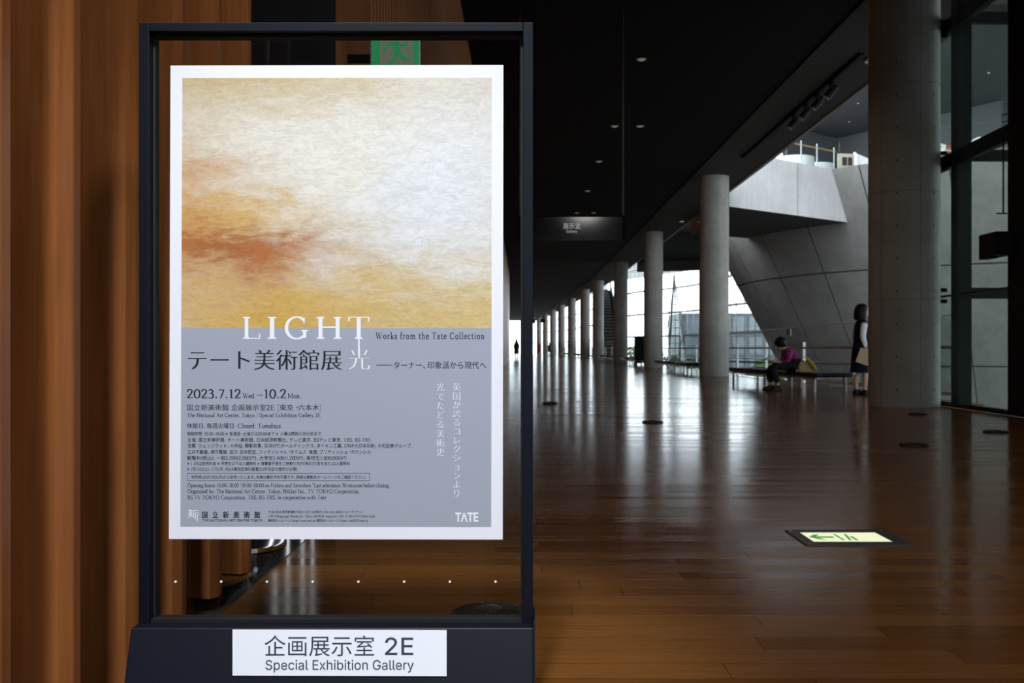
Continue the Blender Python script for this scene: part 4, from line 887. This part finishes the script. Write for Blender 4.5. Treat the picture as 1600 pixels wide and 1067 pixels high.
# round steel plinths under the fins
def plinth(x, y, r, h, label):
    t = thing('steel_plinth', label, 'plinth', (x, y, 0), 0, 'steel plinths by the wooden fins')
    MB().lathe([(r*.93, 0), (r*.93, h-.012)], 0, 0, 48).build('base', M['granite'], t, smooth=True); MB().lathe([(r*.95, h-.022), (r, h-.018), (r, h-.002), (r*.9, h), (.01, h)], 0, 0, 48).build('rim', [M['chrome']], t, smooth=True)
plinth(-1.215, 3.47, .265, .046, 'round steel rimmed plinth beneath the last wooden fins'); plinth(-1.10, 3.98, .15, .05, 'small dark round plinth behind the last wooden fin')

# ------------------------------------------------------------------ people
def skin(name, nodes, edges, m, parent, sub=1, remesh=0.0, blobs=(), loc=None):
    """nodes: name -> (co, rx, ry); one continuous surface grown over the joints; blobs: extra closed meshes fused in"""
    keys = list(nodes); bm = bmesh.new(); V_ = {k_: bm.verts.new(nodes[k_][0]) for k_ in keys}
    for a, b in edges: bm.edges.new((V_[a], V_[b]))
    me = bpy.data.meshes.new('tmp'); bm.to_mesh(me); bm.free(); o = bpy.data.objects.new('tmp', me); COL.objects.link(o)
    o.modifiers.new('s', 'SKIN')
    lay = me.skin_vertices[0].data
    for i, k_ in enumerate(keys): lay[i].radius = (nodes[k_][1], nodes[k_][2] if len(nodes[k_]) > 2 else nodes[k_][1]); lay[i].use_root = (i == 0)
    sb = o.modifiers.new('u', 'SUBSURF'); sb.levels = sub; sb.render_levels = sub
    bpy.context.view_layer.update(); dg = bpy.context.evaluated_depsgraph_get()
    m1 = bpy.data.meshes.new_from_object(o.evaluated_get(dg)); bpy.data.objects.remove(o)
    if blobs or remesh:
        bm = bmesh.new(); bm.from_mesh(m1)
        for bl in blobs:
            off = len(bm.verts); nv = [bm.verts.new(v) for v in bl.v]; bm.verts.ensure_lookup_table()
            for f in bl.f:
                try: bm.faces.new([nv[i] for i in f])
                except ValueError: pass
        bmesh.ops.recalc_face_normals(bm, faces=bm.faces); bm.to_mesh(m1); bm.free()
        o = bpy.data.objects.new('tmp', m1); COL.objects.link(o); r = o.modifiers.new('r', 'REMESH'); r.mode = 'VOXEL'; r.voxel_size = remesh; s_ = o.modifiers.new('s', 'SMOOTH'); s_.iterations = 2; s_.factor = .5
        bpy.context.view_layer.update(); dg = bpy.context.evaluated_depsgraph_get(); m2 = bpy.data.meshes.new_from_object(o.evaluated_get(dg)); bpy.data.objects.remove(o); m1 = m2
    m1.materials.clear(); m1.materials.append(m); m1.polygons.foreach_set('use_smooth', [True]*len(m1.polygons)); m1.name = name
    o = bpy.data.objects.new(name, m1); COL.objects.link(o)
    if parent: o.parent = parent
    if loc: o.location = loc
    return o
def ell(c, rx, ry, rz, rot=0, seg=18, n=10):
    """ellipsoid blob, pitched about Y by rot"""
    b = MB(); vs = []; ca, sa = math.cos(rot), math.sin(rot)
    for i in range(1, n):
        t = PI*i/n
        for k_ in range(seg):
            x, y, z = rx*math.sin(t)*math.cos(2*PI*k_/seg), ry*math.sin(t)*math.sin(2*PI*k_/seg), rz*math.cos(t)
            vs.append((c[0]+x*ca+z*sa, c[1]+y, c[2]-x*sa+z*ca))
    fs = [(i*seg+k_, i*seg+(k_+1) % seg, (i+1)*seg+(k_+1) % seg, (i+1)*seg+k_) for i in range(n-2) for k_ in range(seg)]+[tuple(range(seg)), tuple(range((n-2)*seg, (n-1)*seg))[::-1]]
    return b.add(vs, fs)
def head(c, p, f):
    """head blobs: skull, jaw, nose, ears; c centre, p pitch down, f facing sign along x"""
    R = lambda x, z: (c[0]+f*(x*math.cos(p)+z*math.sin(p)), c[2]-x*math.sin(p)+z*math.cos(p))
    def at(x, y, z): q = R(x, z); return (q[0], c[1]+y, q[1])
    return [ell(at(-.005, 0, .015), .095, .075, .105, f*p), ell(at(.03, 0, -.06), .06, .055, .06, f*p), ell(at(.098, 0, -.025), .016, .013, .026, f*p), ell(at(.078, 0, -.072), .014, .026, .009, f*p), ell(at(.082, .032, .012), .012, .018, .01, f*p), ell(at(.082, -.032, .012), .012, .018, .01, f*p),
            ell(at(-.01, .075, -.01), .018, .01, .03, f*p), ell(at(-.01, -.075, -.01), .018, .01, .03, f*p)]
def hand(N, E, wr, d, side, thumb, pre, curl):
    """palm and five unequal bent fingers growing from the wrist node wr along d; side spreads, curl is the bending direction"""
    d, side, curl = Vector(d).normalized(), Vector(side).normalized(), Vector(curl).normalized(); w = Vector(N[wr][0])
    N[pre+'palm'] = (w+d*.055, .022, .034); E.append((wr, pre+'palm'))
    for i, (s_, L) in enumerate(((-.028, .058), (-.010, .070), (.010, .066), (.027, .052))):
        a = w+d*.085+side*s_; b = a+d*L*.45+curl*L*.16; c = b+d*L*.25+curl*L*.42
        N[pre+'a%d' % i] = (a, .010, .010); N[pre+'b%d' % i] = (b, .009, .009); N[pre+'c%d' % i] = (c, .008, .008); E.extend([(pre+'palm', pre+'a%d' % i), (pre+'a%d' % i, pre+'b%d' % i), (pre+'b%d' % i, pre+'c%d' % i)])
    t = w+d*.03+side*thumb*.03; t2 = t+d*.035+side*thumb*.02+curl*.02; N[pre+'t'] = (t, .012, .012); N[pre+'t2'] = (t2, .010, .010); E.extend([(pre+'palm', pre+'t'), (pre+'t', pre+'t2')])

def standing(loc, rz, label, dm, bmx, carry=True):
    t = thing('person', label, 'person', loc, rz)
    N = {'pel': ((0, 0, .84), .12, .14), 'bel': ((.01, 0, .98), .105, .125), 'che': ((.015, 0, 1.15), .11, .14), 'nek0': ((0, 0, 1.30), .07, .09), 'nek': ((.005, 0, 1.37), .048, .048), 'hed': ((.02, 0, 1.45), .055, .055)}
    E = [('pel', 'bel'), ('bel', 'che'), ('che', 'nek0'), ('nek0', 'nek'), ('nek', 'hed')]
    for s_, k_ in ((-1, 'r'), (1, 'l')):
        fw = .05 if s_ < 0 else -.06
        N.update({k_+'hip': ((0, s_*.085, .78), .085, .085), k_+'kne': ((.01+fw*.5, s_*.08, .44), .055, .055), k_+'cal': ((-.01+fw, s_*.08, .30), .05, .05), k_+'ank': ((-.02+fw, s_*.075, .08), .034, .034), k_+'toe': ((.11+fw, s_*.085, .035), .036, .03)})
        N.update({k_+'sho': ((0, s_*.155, 1.27), .06, .055), k_+'elb': ((-.05, s_*.20, 1.03), .042, .042), k_+'wri': ((.0, s_*.205, .83), .028, .028)})
        E += [('pel', k_+'hip'), (k_+'hip', k_+'kne'), (k_+'kne', k_+'cal'), (k_+'cal', k_+'ank'), (k_+'ank', k_+'toe'), ('che', k_+'sho'), (k_+'sho', k_+'elb'), (k_+'elb', k_+'wri')]
        hand(N, E, k_+'wri', (.18, 0, -1), (1, 0, .15), 1, k_+'h', (.05, -s_, 0))
    skin('body', N, E, M['skin'], t, 1, .009, head((.03, 0, 1.50), .12, 1))
    d = MB().loft([(.0, 0, .40, .20, .215), (.0, 0, .55, .185, .205), (0, 0, .78, .165, .19), (.0, 0, .93, .14, .165), (.005, 0, 1.02, .135, .155), (.015, 0, 1.15, .14, .165), (.005, 0, 1.25, .115, .165), (0, 0, 1.31, .085, .13), (0, 0, 1.335, .065, .085)], 28)
    d.build('dress', dm, t, smooth=True)
    for s_ in (-1, 1):
        skin('sleeve', {'a': ((0, s_*.14, 1.275), .068, .062), 'b': ((-.03, s_*.185, 1.16), .062, .06), 'c': ((-.05, s_*.205, 1.03), .056, .056), 'd': ((-.02, s_*.208, .92), .05, .05), 'e': ((0, s_*.206, .845), .04, .04)}, [('a', 'b'), ('b', 'c'), ('c', 'd'), ('d', 'e')], bmx, t, 1)
        fw = .05 if s_ < 0 else -.06
        sh_ = MB().loft([(.06+fw, s_*.08, 0, .135, .05), (.06+fw, s_*.08, .02, .14, .052), (.05+fw, s_*.08, .05, .125, .046), (.0+fw, s_*.08, .085, .06, .042), (-.02+fw, s_*.078, .10, .042, .04)], 18); sh_.build('shoe', M['shoe'], t, smooth=True)
    MB().loft([(0, 0, 1.30, .07, .07), (.0, 0, 1.345, .062, .066), (.005, 0, 1.38, .055, .056)], 18).build('collar', bmx, t, smooth=True)
    h = MB().loft([(-.035, 0, 1.33, .085, .10), (-.03, 0, 1.36, .105, .115), (-.025, 0, 1.42, .115, .118), (-.015, 0, 1.50, .118, .112), (-.005, 0, 1.56, .112, .10), (0, 0, 1.60, .085, .078), (0, 0, 1.622, .04, .04)], 24)
    h.build('hair', M['hair'], t, smooth=True)
    return t
s_w = standing((6.01, 17.7, 0), .0, 'standing woman in navy dress and white blouse beside the widest column', M['dress'], M['blouse'])
en = MB().obox((0, 0, 0), (.16, 0, -.055), (0, .006, 0), (.045, 0, .125)); en.obox((.03, -.0065, .085), (.15, 0, -.052), (0, .001, 0), (.012, 0, .035))
tag(en.build('paper_envelope', M['kraft'], loc=(6.01+.02, 17.7-.225, .665)), 'brown paper envelope held in the standing woman\'s hand', 'envelope')

def seated(loc, label):
    t = thing('person', label, 'person', loc)                       # faces -x
    P = lambda f, y, z: (-f, y, z)
    N = {'pel': (P(.0, 0, .505), .12, .15), 'bel': (P(.05, 0, .60), .11, .13), 'che': (P(.13, 0, .72), .11, .14), 'nek0': (P(.20, 0, .82), .06, .07), 'nek': (P(.25, 0, .86), .045, .045), 'hed': (P(.29, 0, .895), .05, .05)}
    E = [('pel', 'bel'), ('bel', 'che'), ('che', 'nek0'), ('nek0', 'nek'), ('nek', 'hed')]
    for s_, k_ in ((-1, 'r'), (1, 'l')):
        an = .36 if s_ < 0 else .44
        N.update({k_+'hip': (P(.06, s_*.09, .475), .085, .08), k_+'kne': (P(.47, s_*.10, .47), .06, .06), k_+'cal': (P(an+.06, s_*.095, .30), .05, .05), k_+'ank': (P(an, s_*.09, .09), .035, .035), k_+'toe': (P(an+.13, s_*.1, .035), .035, .03)})
        N.update({k_+'sho': (P(.17, s_*.16, .785), .055, .055), k_+'elb': (P(.20, s_*.21, .56), .042, .042), k_+'wri': (P(.37, s_*.12, .56), .028, .028)})
        E += [('pel', k_+'hip'), (k_+'hip', k_+'kne'), (k_+'kne', k_+'cal'), (k_+'cal', k_+'ank'), (k_+'ank', k_+'toe'), ('che', k_+'sho'), (k_+'sho', k_+'elb'), (k_+'elb', k_+'wri')]
        hand(N, E, k_+'wri', (-1, -s_*.15, .05), (0, s_, 0), -1, k_+'h', (-.2, 0, .6))
    skin('body', N, E, M['skin'], t, 1, .009, head((-.315, 0, .925), .55, -1))
    c = {'z': (P(-.02, 0, .455), .135, .175), 'a': (P(-.01, 0, .53), .145, .17), 'b': (P(.04, 0, .60), .135, .155), 'c': (P(.12, 0, .73), .135, .16), 'd': (P(.19, 0, .82), .075, .09)}; e = [('z', 'a'), ('a', 'b'), ('b', 'c'), ('c', 'd')]
    for s_, k_ in ((-1, 'r'), (1, 'l')):
        c.update({k_+'s': (P(.16, s_*.155, .785), .075, .07), k_+'e': (P(.20, s_*.21, .57), .06, .058), k_+'w': (P(.33, s_*.135, .565), .042, .042)}); e += [('c', k_+'s'), (k_+'s', k_+'e'), (k_+'e', k_+'w')]
    skin('cardigan', c, e, M['magenta'], t, 1, .012)
    c = {'p': (P(0, 0, .505), .13, .165)}; e = []
    for s_, k_ in ((-1, 'r'), (1, 'l')):
        an = .36 if s_ < 0 else .44
        c.update({k_+'h': (P(.12, s_*.095, .475), .10, .10), k_+'k': (P(.48, s_*.105, .465), .088, .085), k_+'c': (P(an+.07, s_*.098, .30), .085, .08), k_+'a': (P(an+.01, s_*.09, .14), .07, .065)}); e += [('p', k_+'h'), (k_+'h', k_+'k'), (k_+'k', k_+'c'), (k_+'c', k_+'a')]
    skin('trousers', c, e, M['black'], t, 1, .014, [ell((0, 0, .53), .175, .205, .13), ell((-.12, .1, .485), .16, .115, .11), ell((-.12, -.1, .485), .16, .115, .11)])
    for s_, an in ((-1, .36), (1, .44)):
        MB().loft([(-an-.06, s_*.095, 0, .135, .05), (-an-.06, s_*.095, .02, .14, .052), (-an-.05, s_*.095, .05, .12, .046), (-an, s_*.09, .095, .055, .042)], 18).build('shoe', M['shoe'], t, smooth=True)
    hb = MB()
    for e_ in (ell((-.298, 0, .952), .122, .106, .112, -.55, 22, 14), ell((-.250, 0, .905), .075, .088, .085, -.55, 18, 10)): hb.add(e_.v, e_.f)
    hb.build('hair', M['hair'], t, smooth=True)
    MB().loft([(-.235, 0, .835, .06, .065), (-.25, 0, .87, .055, .058)], 18).build('collar', M['blouse'], t, smooth=True)
    return t
s_s = seated((5.42, 19.85, 0), 'seated woman in magenta cardigan bent over her reading on the bench')
bk = MB().obox((-.06, 0, .03), (.07, 0, .035), (0, .10, 0), (-.003, 0, .006)).obox((.07, 0, .03), (.07, 0, -.02), (0, .10, 0), (.003, 0, .006))
tag(bk.build('open_booklet', M['blouse'], loc=(5.42-.50, 19.85, .60)), 'open white booklet held on the seated woman\'s knees', 'booklet')
bg_ = thing('handbag', 'cream handbag with yellow cloth on the bench behind the seated woman', 'bag', (5.50, 19.40, .37), .2)
MB().loft([(0, 0, 0, .15, .07), (0, 0, .03, .165, .085), (0, 0, .12, .15, .07), (0, 0, .19, .115, .04)], 20).build('bag_body', M['cream'], bg_, smooth=True)
MB().tube([(-.1, 0, .16), (-.08, 0, .26), (0, 0, .31), (.08, 0, .26), (.1, 0, .16)], .010, 8).build('handle', M['cream'], bg_, smooth=True)
skin('scarf', {'a': ((-.02, -.05, .26), .04), 'b': ((.05, -.08, .19), .045), 'c': ((.12, -.09, .10), .045), 'd': ((.17, -.08, .03), .03)}, [('a', 'b'), ('b', 'c'), ('c', 'd')], M['yellow'], bg_, 2)
# distant visitors
for x, Y, rz, dm, bm_, lb in ((858.5, 128, 1.7, M['black'], M['grey'], 'distant person in dark clothes between the far columns'), (843, 128, 4.4, M['red'], M['blouse'], 'distant person in red clothing at the far end of the hall'), (807, 84, 1.6, M['black'], M['black'], 'distant person in black by the left wall, seen through the glass')):
    standing(((x-VX)*Y/FOC, Y, 0), rz, lb, dm, bm_)
